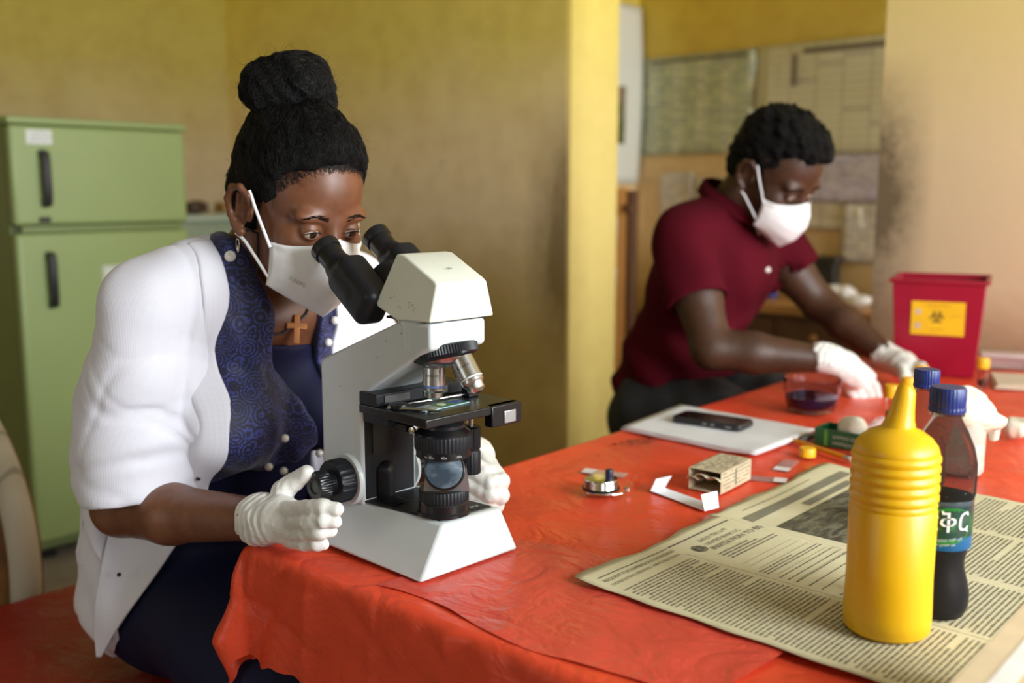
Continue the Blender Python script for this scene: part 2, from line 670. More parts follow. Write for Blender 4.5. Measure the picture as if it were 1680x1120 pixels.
# the light-coloured end pillar of the partition, a thin coat standing proud of it
shell('wall_pillar', [(T0, T0 + .012, S1 + .004, S2, 0, 2.2)], WALL_JAMB)
shell('wall_doorside', [(0, TR + .2 - T1, 0, S2 - S1, 0, CEIL)], wall_grimy(), (T1, S1, 0))
shell('wall_back', [(TL2 - .2, TR + .2, SB, SB + .2, 0, CEIL)], WALL)
shell('wall_back_room_side', [(TL2 - .2, TL2, S2, SB, 0, CEIL)], WALL)
# right wall with its window openings
wz0, wz1 = 0.95, 2.3
holes = [(-2.15, -0.95), (-0.2, 0.95), (1.35, 2.1), (2.85, 3.45)]
bx = []
ys = SF - .2
for a, b in holes:
    bx += [(TR, TR + .2, ys, a, 0, CEIL), (TR, TR + .2, a, b, 0, wz0), (TR, TR + .2, a, b, wz1, CEIL)]
    ys = b
bx.append((TR, TR + .2, ys, SB + .2, 0, CEIL))
shell('wall_right', bx, WALL)
shell('wall_front', [(TL - .2, -1.05, SF - .2, SF, 0, CEIL), (-1.05, -0.05, SF - .2, SF, 2.2, CEIL), (-0.05, TR + .2, SF - .2, SF, 0, CEIL)], WALL)
FRAME = M('window_paint', (0.32, 0.36, 0.30), 0.5, bump=.1)
for i, (a, b) in enumerate(holes):
    m = MB()
    for y in (a, (a + b) / 2 - .02, b - .04): m.box(TR + .06, TR + .11, y, y + .04, wz0, wz1)
    for z in (wz0, wz1 - .04): m.box(TR + .06, TR + .11, a, b, z, z + .04)
    o = m.build('window_%d' % (i + 1), FRAME, None, ROOM, bevel=.004)
    o['kind'] = 'structure'

# ------------------------------------------------------------------ paper charts on the back wall
def chart_mat(name, paper, ink, rows, cols, fill, tint=None, seed=0):
    t = NT(name)
    x, y, z = t.sep()
    ny = t.math('FRACT', t.math('MULTIPLY', z, rows))
    nx = t.math('FRACT', t.math('MULTIPLY', x, cols))
    line = t.math('MAXIMUM', t.math('GREATER_THAN', ny, 0.86), t.math('GREATER_THAN', nx, 0.93))
    cell = t.new('ShaderNodeTexWhiteNoise', noise_dimensions='2D')
    cv = t.new('ShaderNodeCombineXYZ')
    t.l.new(t.math('FLOOR', t.math('MULTIPLY', z, rows)), cv.inputs[1])
    t.l.new(t.math('FLOOR', t.math('MULTIPLY', x, cols)), cv.inputs[0])
    cv.inputs[2].default_value = seed
    t.l.new(cv.outputs[0], cell.inputs['Vector'])
    word = t.math('MULTIPLY', t.math('LESS_THAN', cell.outputs['Value'], fill), t.math('MULTIPLY', t.math('GREATER_THAN', ny, 0.25), t.math('LESS_THAN', ny, 0.65)))
    word = t.math('MULTIPLY', word, t.math('GREATER_THAN', t.noise(220, 2, 0.5), 0.45))
    k = t.math('MAXIMUM', t.math('MULTIPLY', line, 0.55), word)
    paper = tuple(min(.85, c * 1.35) for c in paper)
    base = t.mix(0.4, paper, t.ramp(t.noise(5, 3), [(0.3, tuple(c * 0.85 for c in paper)), (0.7, paper)]))
    if tint:
        base = t.mix(t.math('MULTIPLY', t.math('GREATER_THAN', t.math('FRACT', t.math('MULTIPLY', x, cols / 3)), 0.45), 0.5), base, tint)
    t.set(Base_Color=t.mix(k, base, ink), Roughness=0.7)
    return t.m


def wall_paper(name, label, x0, x1, z0, z1, mat_, cat='chart', skew=0.0, tabs=True, dy=0.0):
    rr = random.Random(hash(name + label) % 1000)
    w_, h_ = x1 - x0, z1 - z0
    def f(u, v):
        curl = 0.006 * math.sin(u * 5 + z0 * 9) * v + 0.004 * math.sin(v * 7 + x0 * 20) + (0.012 * max(0, u - .85) * (1 - v) / .15)
        return ((u - .5) * w_ + skew * v, -0.010 - dy - abs(curl), (v - .5) * h_)
    g = grid_mesh(14, 12, f)
    o = g.build(name, mat_, None, ROOM @ Matrix.Translation(((x0 + x1) / 2, SB, (z0 + z1) / 2)))
    s = o.modifiers.new('thick', 'SOLIDIFY'); s.thickness = 0.0006
    return tag(o, label, cat, 'paper charts on the back wall')


def chart_header(parent, mat_, x0, x1, z0, z1, y):
    MB().box(x0, x1, y - .001, y, z0, z1).build('printed_heading', mat_, parent, ROOM @ Matrix.Translation((0, SB, 0)))


INKB = M('chart_ink', (0.05, 0.07, 0.12), 0.7)
INKR = M('chart_heading_ink', (0.16, 0.13, 0.10), 0.7)
CH_A = chart_mat('tally_chart_paper', (0.50, 0.54, 0.40), (0.20, 0.25, 0.28), 55, 22, 0.55, (0.40, 0.50, 0.26), 1)
CH_B = chart_mat('plan_chart_paper', (0.52, 0.52, 0.40), (0.36, 0.36, 0.30), 30, 8, 0.12, None, 2)
CH_C = chart_mat('violet_table_paper', (0.50, 0.48, 0.58), (0.25, 0.22, 0.42), 60, 42, 0.45, None, 3)
CH_D = chart_mat('typed_sheet_paper', (0.60, 0.58, 0.52), (0.30, 0.28, 0.36), 75, 26, 0.6, None, 4)
CH_E = chart_mat('plain_sheet_paper', (0.52, 0.48, 0.38), (0.44, 0.40, 0.32), 18, 3, 0.05, None, 5)
a = wall_paper('wall_chart', 'greenish wall chart ruled into many narrow columns', -1.868, -1.235, 1.375, 1.846, CH_A)
chart_header(a, INKR, -1.80, -1.28, 1.815, 1.828, -.03)
b = wall_paper('wall_chart', 'large pale wall chart with a dark heading strip', -1.225, -0.40, 1.355, 1.846, CH_B, dy=.004)
chart_header(b, INKR, -1.0, -0.45, 1.80, 1.82, -.03)
chart_header(b, INKR, -1.05, -1.03, 1.66, 1.80, -.03)
wall_paper('wall_chart', 'lilac grid table taped below the large pale chart', -1.08, -0.45, 1.15, 1.352, CH_C, dy=.010)
wall_paper('wall_chart', 'grey typed sheet near the shoulder of the sitter in maroon', -1.745, -1.555, 1.02, 1.285, CH_D)
wall_paper('wall_chart', 'creamy blank sheet beside the grey typed sheet', -1.545, -1.30, 1.03, 1.262, CH_E)
wall_paper('wall_chart', 'plain beige sheet under the lilac grid table', -1.06, -0.70, 1.03, 1.145, CH_E)
wall_paper('wall_chart', 'narrow typed sheet hanging low by the doorway edge', -0.785, -0.56, 0.885, 1.143, CH_D, dy=.004)

# calendar on the side wall of the back room
def cal_f(u, v):
    return (0.012 + 0.02 * math.sin(v * 3.0) * u + 0.01 * u, u * 0.30, v * 0.86)
t = NT('calendar_print')
x, y, z = t.sep()
pic = t.math('MULTIPLY', t.math('GREATER_THAN', z, 0.19), t.math('MULTIPLY', t.math('LESS_THAN', z, 0.47), t.math('LESS_THAN', y, 0.17)))
pc = t.ramp(t.noise(11, 4), [(0.35, (0.02, 0.025, 0.02)), (0.5, (0.14, 0.16, 0.05)), (0.62, (0.28, 0.20, 0.16))])
t.set(Base_Color=t.mix(pic, (0.78, 0.79, 0.72), pc), Roughness=0.45)
o = grid_mesh(8, 20, cal_f).build('wall_calendar', t.m, None, ROOM @ Matrix.Translation((TL2 + .004, 3.30, 1.235)))
o.modifiers.new('thick', 'SOLIDIFY').thickness = 0.002
tag(o, 'long white calendar with a picture hanging beside the doorway pillar', 'calendar')

WOOD = M('varnished_wood', (0.42, 0.21, 0.06), 0.45, var=.3, vs=9, bump=.1, bs=60)
WOOD_D = M('dark_wood', (0.10, 0.04, 0.015), 0.5, var=.3, vs=9, bump=.1, bs=60)
# open wooden door leaf / cupboard seen past the pillar
r_ = empty('leaning_board', ROOM @ Matrix.Translation((-1.66, 3.15, 0)), 'tall orange-brown wooden board standing upright behind the doorway pillar', 'board')
MB().box(-1.80, -1.520, 3.0, 3.04, 0.0, 1.215).build('panel', M('orange_wood', (0.80, 0.44, 0.15), 0.5, var=.15, vs=9, bump=.1, bs=60), r_, ROOM, bevel=.006)
MB().box(-1.520, -1.490, 2.995, 3.045, 0.0, 1.20).build('edge_post', WOOD_D, r_, ROOM, bevel=.004)
MB().lathe([(0.004, 0), (0.02, 0.008), (0.02, 0.028), (0.0, 0.032)], 16, look((-1.505, 2.995, 1.12), (0, -1, 0))).build('knob', WOOD_D, r_, ROOM)
for z0, z1 in ((0.93, 1.09), (0.72, 0.86)):
    q = grid_mesh(4, 4, lambda u, v: (-1.64 + u * .07, 2.996 - .008 * math.sin(v * 3 + u), z0 + (z1 - z0) * v)).build('pasted_note', M('note_paper', (0.66, 0.66, 0.62), .6), r_, ROOM)
    q.modifiers.new('thick', 'SOLIDIFY').thickness = 0.0008

# desk in the back room with clutter
r_ = empty('wooden_desk', ROOM @ Matrix.Translation((-0.85, 3.3, 0)), 'old brown wooden desk against the back wall of the far room', 'desk')
MB().box(-1.32, -0.36, 3.06, 3.56, 0.70, 0.735).build('desk_top', WOOD, r_, ROOM, bevel=.004)
MB().box(-1.28, -0.40, 3.10, 3.13, 0.52, 0.70).build('apron', WOOD_D, r_, ROOM, bevel=.003)
for x0 in (-0.98, -0.66):
    dr = MB().box(x0 - .14, x0 + .14, 3.088, 3.10, 0.55, 0.68).build('drawer', WOOD_D, r_, ROOM, bevel=.004)
    MB().lathe([(0.004, 0), (0.014, 0.006), (0.012, 0.02), (0, 0.023)], 14, look((x0, 3.088, .615), (0, -1, 0))).build('knob', WOOD, dr, ROOM)
for x0 in (-1.28, -0.45):
    for y0 in (3.10, 3.47):
        MB().box(x0, x0 + .05, y0, y0 + .05, 0, .70).build('leg', WOOD_D, r_, ROOM, bevel=.004)
MB().box(-1.2, -0.5, 3.12, 3.16, 0.42, 0.455).build('stretcher', WOOD, r_, ROOM, bevel=.003)


def crumple(name, label, x, y, z, r, mat_, seed, sq=(1, 1, .7), grp='crumpled papers on the far desk'):
    F = Field().ell((0, 0, r * sq[2]), (r * sq[0], r * sq[1], r * sq[2]), 0)
    F.disp(lambda P: waves(P, seed, 6, 2.2 / r, r * .16))
    o = sdf_obj(name, F, (-r * 1.7, -r * 1.7, -r * .6), (r * 1.7, r * 1.7, r * 2.2), r / 9, mat_, None, ROOM @ Matrix.Translation((x, y, z)))
    return tag(o, label, 'paper', grp)


PAPER_W = M('white_paper', (0.82, 0.82, 0.84), 0.6)
crumple('crumpled_paper', 'crumpled white paper on the far desk next to the red and blue carton', -0.86, 3.35, .737, .035, PAPER_W, 3)
crumple('crumpled_paper', 'long crumpled white paper on the far desk behind the reaching forearm', -0.70, 3.42, .737, .045, PAPER_W, 5, (1.5, .8, .7))
crumple('crumpled_paper', 'lowest crumpled paper on the far desk near the doorway edge', -0.56, 3.25, .737, .04, PAPER_W, 8, (1.2, .8, .6))
r_ = empty('small_carton', ROOM @ Matrix.Translation((-0.985, 3.32, .735)), 'small red and blue carton on the far desk', 'carton')
MB().box(-1.01, -0.955, 3.30, 3.345, .735, .775).build('carton_base', M('blue_card', (0.08, 0.09, 0.45), .5), r_, ROOM, bevel=.002)
MB().box(-1.008, -0.957, 3.302, 3.343, .775, .815).build('carton_top', M('red_card', (0.55, 0.03, 0.06), .5), r_, ROOM, bevel=.002)
r_ = empty('dark_box', ROOM @ Matrix.Translation((-0.84, 3.50, .735)), 'black box at the back of the far desk behind the reaching arm', 'box')
MB().box(-0.93, -0.76, 3.47, 3.545, .735, .90).build('box_body', M('black_board', (0.02, 0.018, 0.016), .5), r_, ROOM, bevel=.005)
MB().box(-0.94, -0.75, 3.465, 3.55, .885, .915).build('lid', M('black_board2', (0.03, 0.025, 0.02), .5), r_, ROOM, bevel=.005)

# ------------------------------------------------------------------ refrigerator
GREEN = M('fridge_green', (0.30, 0.38, 0.145), 0.38, var=.05, vs=3, bump=.03, bs=30)
GREEN_D = M('fridge_green_trim', (0.20, 0.26, 0.09), 0.45, var=.05)
BLACKP = M('black_plastic', (0.012, 0.012, 0.013), 0.35, var=.2, vs=60)
GASKET = M('door_gasket', (0.12, 0.14, 0.08), 0.7)
fx, f0, f1 = -2.1, 0.60, 1.185
r_ = empty('refrigerator', ROOM @ Matrix.Translation((fx - .3, (f0 + f1) / 2, 0)), 'green two-door refrigerator standing behind the microscope user', 'refrigerator')
MB().box(fx - .62, fx - .05, f0 + .005, f1 - .005, 0.04, 1.40).build('cabinet', GREEN_D, r_, ROOM, bevel=.008)
MB().box(fx - .62, fx + .004, f0 - .006, f1 + .006, 1.40, 1.422).build('top_cover', GREEN, r_, ROOM, bevel=.006)
MB().box(fx - .05, fx - .04, f0 + .012, f1 - .012, 0.07, 1.395).build('gasket', GASKET, r_, ROOM)
d1 = MB().box(fx - .04, fx, f0, f1, 1.092, 1.398).build('freezer_door', GREEN, r_, ROOM, bevel=.012, seg=3)
d2 = MB().box(fx - .04, fx, f0, f1, 0.08, 1.068).build('door', GREEN, r_, ROOM, bevel=.012, seg=3)
def fridge_handle(z0, z1, par):
    y = 0.695
    pts = [(fx, y, z1), (fx + .022, y, z1 - .012), (fx + .03, y, z1 - .04), (fx + .03, y, z0 + .04), (fx + .022, y, z0 + .012), (fx, y, z0)]
    m = MB()
    poly = [(fx - .001, z0), (fx + .026, z0 + .008), (fx + .032, z0 + .04), (fx + .032, z1 - .04), (fx + .026, z1 - .008), (fx - .001, z1), (fx - .001, z1 - .02), (fx + .016, z1 - .03), (fx + .016, z0 + .03), (fx - .001, z0 + .02)]
    m.prism([(p[0], p[1]) for p in poly], y - .013, y + .013)
    m.build('handle', BLACKP, par, ROOM, bevel=.004)
fridge_handle(1.145, 1.325, d1)
fridge_handle(0.83, 1.012, d2)
MB().box(fx, fx + .006, .672, .708, 1.101, 1.118).build('lock', BLACKP, d1, ROOM, bevel=.003)
MB().box(fx - .04, fx + .001, f0 + .02, f1 - .02, 1.071, 1.089).build('divider', GREEN_D, r_, ROOM)
lab = MB().box(fx, fx + .0012, .650, .728, 1.340, 1.383).build('brand_sticker', M('white_label', (0.72, 0.74, 0.70), .4), d1, ROOM)
m = MB()
rr = random.Random(3)
for k in range(3):
    y = .660
    while y < .712:
        wd = rr.uniform(.004, .012); m.box(fx + .0012, fx + .0016, y, y + wd, 1.372 - k * .011, 1.376 - k * .011); y += wd + .004
m.build('sticker_print', M('grey_print', (0.35, 0.36, 0.38), .6), lab, ROOM)
MB().box(fx, fx + .001, .865, .935, .885, .957).build('sticker', M('pale_label', (0.52, 0.58, 0.46), .4), d2, ROOM)
MB().box(fx + .001, fx + .0014, .874, .926, .893, .949).build('sticker_face', M('pale_label2', (0.66, 0.70, 0.62), .4), d2, ROOM)
for y0 in (f0 + .05, f1 - .09):
    MB().box(fx - .12, fx - .08, y0, y0 + .04, 0, .045).build('foot', BLACKP, r_, ROOM)

# low cabinet between fridge and wall with two small objects on it
r_ = empty('low_cabinet', ROOM @ Matrix.Translation((-3.1, 2.0, 0)), 'pale green low cabinet in the corner beyond the refrigerator', 'cabinet')
MB().box(-3.42, -3.02, 1.55, 2.24, 0, 1.06).build('body', M('pale_green_metal', (0.30, 0.36, 0.24), .5), r_, ROOM, bevel=.01)
MB().box(-3.44, -3.0, 1.53, 2.245, 1.06, 1.09).build('top', M('pale_green_top', (0.46, 0.52, 0.40), .45), r_, ROOM, bevel=.008)
dd = MB().box(-3.02, -3.0, 1.58, 2.22, .08, 1.04).build('door', M('pale_green_metal', None), r_, ROOM, bevel=.006)
MB().box(-3.0, -2.985, 1.66, 1.68, .6, .72).build('handle', BLACKP, dd, ROOM, bevel=.003)
MB().box(-2.9995, -2.997, 1.9, 2.18, .72, 1.0).build('notice', M('pale_label2', None), dd, ROOM)
def lumpy(name, label, x, y, z, sx, sy, sz, col, seed):
    F = Field().box((0, 0, sz), (sx, sy, sz), .012, 0)
    F.disp(lambda P: waves(P, seed, 5, 60, .004))
    o = sdf_obj(name, F, (-sx - .02, -sy - .02, -.02), (sx + .02, sy + .02, 2 * sz + .02), .005, M(name + '_mat', col, .6), None, ROOM @ Matrix.Translation((x, y, z)))
    return tag(o, label, 'box')
lumpy('small_pouch', 'dark brown pouch on the low cabinet beyond the refrigerator', -3.12, 1.83, 1.098, .05, .05, .026, (0.06, 0.03, 0.012), 1)
lumpy('ochre_box', 'ochre box on the low cabinet close to the wall corner', -3.10, 1.975, 1.098, .04, .035, .022, (0.33, 0.17, 0.03), 2)

# round-backed chair with a pale rolled edge at the far left
CHX = ROOM @ Matrix.Translation((-1.26, 0.02, 0))
r_ = empty('tub_chair', CHX, 'round-backed brown chair with a pale fabric edge beside the green refrigerator', 'chair')
t = NT('brown_upholstery')
c = t.ramp(t.noise(14, 5), [(0.3, (0.13, 0.055, 0.012)), (0.7, (0.26, 0.12, 0.03))]); t.set(Base_Color=c, Roughness=.8); t.bump(t.noise(120, 4), .3, .003)
BROWNF = t.m
t = NT('pale_edge_fabric')
n = t.noise(10, 4)
wv = t.new('ShaderNodeTexWave'); wv.inputs['Scale'].default_value = 4.5; wv.inputs['Distortion'].default_value = 3; t.l.new(t.co(), wv.inputs['Vector'])
t.set(Base_Color=t.ramp(wv.outputs['Fac'], [(0.0, (0.30, 0.26, 0.20)), (0.06, (0.50, 0.45, 0.34)), (1, (0.56, 0.51, 0.40))]), Roughness=.85); t.bump(n, .4, .004)
EDGEF = t.m
# back: a D-shaped padded panel in a plane across the room, rim tube around it
prof = [(-0.30, 0.30)] + [(-0.02 + 0.32 * math.cos(a_), 0.44 + 0.32 * math.sin(a_)) for a_ in [math.radians(x) for x in range(170, -31, -10)]] + [(0.30, 0.20), (-0.30, 0.20)]
MB().prism([(p[0], p[1]) for p in prof], 0.03, 0.12).build('back_panel', BROWNF, r_, CHX, bevel=.015, seg=3)
rim = [(-0.02 + 0.33 * math.cos(a_), 0.075, 0.44 + 0.33 * math.sin(a_)) for a_ in [math.radians(x) for x in range(185, -46, -7)]]
MB().tube(rim, .030, 14).build('rolled_edge', EDGEF, r_, CHX)
F = Field().box((0, -.22, .36), (.27, .24, .07), .05, 0)
sdf_obj('seat', F, (-.32, -.5, .26), (.32, .06, .46), .012, BROWNF, r_, CHX)
for x0 in (-.22, .22):
    for y0 in (-.4, .06):
        MB().tube([(x0, y0, 0.0), (x0 * .95, y0, .30)], [.016, .022], 10).build('leg', WOOD_D, r_, CHX)
# ------------------------------------------------------------------ table with red plastic cloth
TW, TLEN = 1.25, 2.2


def red_plastic(name, col, rough=0.3, alpha=None, scratch=0.5):
    t = NT(name)
    n = t.noise(3.5, 5, 0.6)
    c = t.ramp(n, [(0.3, tuple(x * 0.84 for x in col)), (0.7, tuple(min(1, x * 1.08) for x in col))])
    sc = t.noise(28, 8, 0.8, t.co(scale=(0.6, 1.3, 1), rot=(0, 0, .5)), 2.0)
    c = t.mix(t.math('MULTIPLY', t.ramp(sc, [(0.60, (0, 0, 0)), (0.75, (1, 1, 1))]), 0.25 * scratch), c, (0.85, 0.42, 0.36))
    r = t.ramp(t.noise(12, 5, 0.7), [(0.3, (rough * .75,) * 3), (0.7, (rough * 1.35,) * 3)])
    t.set(Base_Color=c, Roughness=r, Specular_IOR_Level=0.38)
    rdg = t.math('ABSOLUTE', t.math('SUBTRACT', t.noise(9, 3, 0.5, t.co(scale=(1, 1.4, 1), rot=(0, 0, .3)), 0.8), 0.5))
    h = t.math('ADD', t.math('MULTIPLY', rdg, 1.0), t.math('MULTIPLY', t.noise(45, 3, 0.6), 0.10))
    rd2 = t.math('ABSOLUTE', t.math('SUBTRACT', t.noise(26, 2, 0.5, t.co(scale=(1, 1.2, 1.5), rot=(.2, 0, 1.1)), 1.0), 0.5))
    h = t.math('ADD', h, t.math('MULTIPLY', rd2, 0.28))
    t.bump(h, 0.8, 0.009)
    if alpha is not None: t.set(Alpha=alpha)
    tr = t.new('ShaderNodeBsdfTranslucent'); t.l.new(c, tr.inputs['Color'])
    mx = t.new('ShaderNodeMixShader'); mx.inputs[0].default_value = 0.10
    t.l.new(t.b.outputs[0], mx.inputs[1]); t.l.new(tr.outputs[0], mx.inputs[2])
    t.l.new(mx.outputs[0], t.n['Material Output'].inputs['Surface'])
    return t.m


RED = red_plastic('red_polythene', (0.86, 0.085, 0.032), .36)
RED_OLD = red_plastic('red_polythene_dull', (0.36, 0.016, 0.012), .4)
RED_LAYER = red_plastic('red_polythene_layer', (0.74, 0.085, 0.055), .30, None, 1.3)


def drape(w_, l_, z0, d_left, d_front, nx, ny, seed, r=0.014, wob=0.02):
    """sheet lying on a rectangle w_ x l_, hanging over its x=0 and y=0 sides"""
    rs = np.random.RandomState(seed)
    ph = rs.rand(12) * 6.28
    def hem(a, base):
        return base * (1 + 0.10 * math.sin(a * 9 + ph[0]) + 0.07 * math.sin(a * 23 + ph[1]) + 0.035 * math.sin(a * 61 + ph[2]) + .02 * math.sin(a * 140 + ph[3]))
    nu_h, nv_h = 20, 44
    us = [-(1 - i / nu_h) for i in range(nu_h)] + [i / nx for i in range(nx + 1)]
    vs_ = [-(1 - i / nv_h) for i in range(nv_h)] + [i / ny for i in range(ny + 1)]
    V, Fc = [], []
    for v in vs_:
        for u in us:
            x = u * w_ if u > 0 else 0.0
            y = v * l_ if v > 0 else 0.0
            ox = -u * hem(y + .3, d_left(y)) if u < 0 else 0.0
            oy = -v * hem(x, d_front(x)) if v < 0 else 0.0
            ov = math.hypot(ox, oy)
            if ov < 1e-9:
                e = min(x, y)
                zz = 0.0011 * (math.sin(x * 31 + 3 * math.sin(y * 7)) + math.sin(y * 24 + x * 13 + ph[4])) - .0024
                zz *= min(1, e / .05)
                V.append((x, y, z0 + zz)); continue
            cx, cy = ox / ov, oy / ov
            a = min(ov / r, math.pi / 2)
            out = r * math.sin(a); dn = r * (1 - math.cos(a)) + max(0, ov - r * math.pi / 2)
            crn = 2 * cx * cy
            al = x * cy + y * cx
            k = min(1, dn / .12)
            fold = wob * k * (math.sin(al * 14 + ph[5]) * .5 + math.sin(al * 33 + ph[6] + dn * 9) * .25 - .5 * abs(math.sin(al * 19 + dn * 14 + ph[7])) + .12 * math.sin(al * 90 + dn * 30 + ph[7]))
            k2 = min(1, dn / .03)
            cr = -0.0065 * k2 * (1 - abs(math.sin(dn * 17 + al * 19 + 1.6 * math.sin(al * 13)))) ** 2 - .0055 * k2 * (1 - abs(math.sin(dn * 23 - al * 16 + ph[8] + 1.2 * math.sin(al * 9)))) ** 2.5 + .0045 * k2 * (1 - abs(math.sin(al * 27 + dn * 5 + ph[9]))) ** 3 + .003 * k2 * (1 - abs(math.sin(dn * 48 + al * 37))) ** 3
            out += max(-.004, fold * .5 + cr + .006 * k) + crn * (0.026 * k + .006 * math.sin(dn * 60) * k) - dn * .075 * (1 - crn)
            V.append((x - cx * out, y - cy * out, z0 - dn))
    n = len(us)
    for j in range(len(vs_) - 1):
        for i in range(n - 1):
            Fc.append((j * n + i, j * n + i + 1, (j + 1) * n + i + 1, (j + 1) * n + i))
    m = MB(); m.add(V, Fc)
    return m


TWOOD = M('grey_old_wood', (0.20, 0.14, 0.10), 0.7, var=.3, vs=12, bump=.2, bs=80)
r_ = empty('work_table', ROOM @ Matrix.Translation((.6, 1.1, 0)), 'long wooden work table under the red plastic cloth', 'table')
MB().box(0.0, TW, 0.0, TLEN, .715, .744).build('table_top', TWOOD, r_, ROOM, bevel=.004)
for y0 in (.06, TLEN - .10):
    MB().box(.06, TW - .06, y0, y0 + .025, .66, .715).build('apron', TWOOD, r_, ROOM)
for x0 in (.06, TW - .09):
    MB().box(x0, x0 + .025, .06, TLEN - .06, .66, .715).build('apron', TWOOD, r_, ROOM)
for x0 in (.045, TW - .11):
    for y0 in (.045, TLEN - .11):
        MB().box(x0, x0 + .06, y0, y0 + .06, 0, .715).build('leg', TWOOD, r_, ROOM, bevel=.004)

def dfront(x):
    return 0.165 if x < .13 else (.165 + min(1, (x - .13) / .06) * .16)
cloth = drape(TW, TLEN, TABLE_Z, lambda y: .17, dfront, 240, 150, 4).build('table_cloth', RED, None, ROOM, sharp=0)
tag(cloth, 'bright red plastic sheet spread over the work table', 'tablecloth')
# a second, duller layer lying over the near part
def layer(u, v):
    x = .225 + u * .42 + v * .02 ; y = 0.014 + v * (.30 - .08 * (1 - u)) + 0.01 * math.sin(u * 9)
    return (x, y, TABLE_Z + .0012 + .0006 * math.sin(u * 30 + v * 9))
lay = grid_mesh(40, 24, layer).build('overlapping_layer', RED_LAYER, cloth, ROOM, sharp=0)
# black lettering printed on the plastic, too rubbed to read
rr = random.Random(5)
m = MB()
def smear(px, py, ang, n, h):
    ca, sa = math.cos(ang), math.sin(ang)
    x = 0
    for _ in range(n):
        wd = rr.uniform(.003, .012)
        for k in range(rr.randint(1, 3)):
            hh = rr.uniform(.2, 1) * h; o = rr.uniform(-.5, .2) * h
            q = [(x, o), (x + wd * rr.uniform(.3, 1), o), (x + wd, o + hh * .5), (x, o + hh)]
            m.add([(px + a * ca - b * sa, py + a * sa + b * ca, TABLE_Z + .0008) for a, b in q], [(0, 1, 2, 3)])
        x += wd + rr.uniform(.001, .006)
smear(.05, .72, math.radians(75), 9, .012)
smear(.075, .74, math.radians(75), 6, .008)
smear(.40, .93, math.radians(70), 16, .016)
smear(.43, .92, math.radians(70), 12, .012)
smear(.78, .66, math.radians(60), 14, .012)
m.build('printed_marks', M('black_print', (0.03, 0.012, 0.01), .5), cloth, ROOM)['kind'] = 'stuff'

# ------------------------------------------------------------------ bench with red plastic cover
BX = ROOM @ Matrix.Translation((-.20, -.17, 0)) @ Matrix.Rotation(math.pi, 4, 'Z') @ Matrix.Scale(-1, 4, (0, 1, 0))
# bench local x runs away from the table, y along it
r_ = empty('bench', ROOM @ Matrix.Translation((-.5, .3, 0)), 'low wooden bench under the seated microscope user', 'bench')
MB().box(-.84, -.22, -.15, 1.0, .375, .412).build('seat', TWOOD, r_, ROOM, bevel=.004)
for x0 in (-.80, -.32):
    for y0 in (-.10, .90):
        MB().box(x0, x0 + .06, y0, y0 + .06, 0, .375).build('leg', TWOOD, r_, ROOM, bevel=.004)
MB().box(-.80, -.30, -.085, -.055, .20, .25).build('stretcher', TWOOD, r_, ROOM)
BM = ROOM @ Matrix.Translation((-.85, -.16, 0))
bc = drape(.65, 1.17, .422, lambda y: .2, lambda x: .17 + .03 * math.sin(x * 8), 40, 50, 9, wob=.045).build('bench_cover', RED_OLD, None, BM, sharp=0)
tag(bc, 'dark red plastic cover draped over the bench beneath the white cardigan', 'cover')
# ------------------------------------------------------------------ microscope (desk frame: x front, y far side)
SC_W = M('scope_white_enamel', (0.585, 0.63, 0.635), 0.32, var=.035, vs=14, coat=.15)
SC_C = M('scope_cream_enamel', (0.68, 0.695, 0.60), 0.34, var=.03, vs=14, coat=.1)
SC_B = M('scope_black', (0.006, 0.0065, 0.008), 0.30, var=.25, vs=50)
SC_B2 = M('scope_black_satin', (0.009, 0.010, 0.013), 0.42, var=.25, vs=60, bump=.1, bs=400, bd=.0004, spec=.3)
SC_CH = M('scope_chrome', (0.72, 0.72, 0.72), 0.18, 1.0, var=.05)
SC_SN = M('objective_steel', (0.55, 0.55, 0.54), 0.30, 1.0, var=.06)
SC_AL = M('brushed_aluminium', (0.48, 0.50, 0.53), 0.38, .9, var=.08)
SC_SCUFF = M('scuff_mark', (0.06, 0.06, 0.06), 0.7)
SC_INK = M('white_engraving', (0.75, 0.75, 0.72), .6)
scope = empty('microscope', desk_m := DESK @ Matrix.Translation((-.12, .08, 0)), 'white and black binocular compound microscope standing at the table corner', 'microscope')
D = DESK
Z0 = .0035
MB().hexa([(-.255, -.004, Z0), (0, 0, Z0), (0, .160, Z0), (-.255, .165, Z0)],
          [(-.250, .034, .057), (-.022, .054, .057), (-.018, .147, .057), (-.250, .132, .057)]).build('base', SC_W, scope, D, bevel=.004, seg=3)
for x in (-.23, -.02):
    for y in (.02, .14):
        MB().lathe([(.009, -.0015), (.010, 0), (.008, .006)], 16, Matrix.Translation((x, y, 0.0015))).build('rubber_foot', SC_B, scope, D)
dk = MB().hexa([(-.158, .038, .0565), (-.030, .0565, .0565), (-.026, .139, .0565), (-.158, .124, .0565)],
               [(-.158, .039, .0592), (-.031, .0575, .0592), (-.027, .138, .0592), (-.158, .123, .0592)]).build('deck_panel', SC_B2, scope, D, bevel=.001)
me = rubbed_print(.050, .0078, 5)
link_mesh('maker_lettering', me, SC_INK, dk, D @ axes(Vector((-.040, .100, .0597)), (.05, -1, 0), (1, .05, 0)), smooth=False)
for k in range(9):
    MB().box(-.150 + k * .0045, -.148 + k * .0045, .05, .078, .0592, .0604).build('vent_rib', SC_B, dk, D)

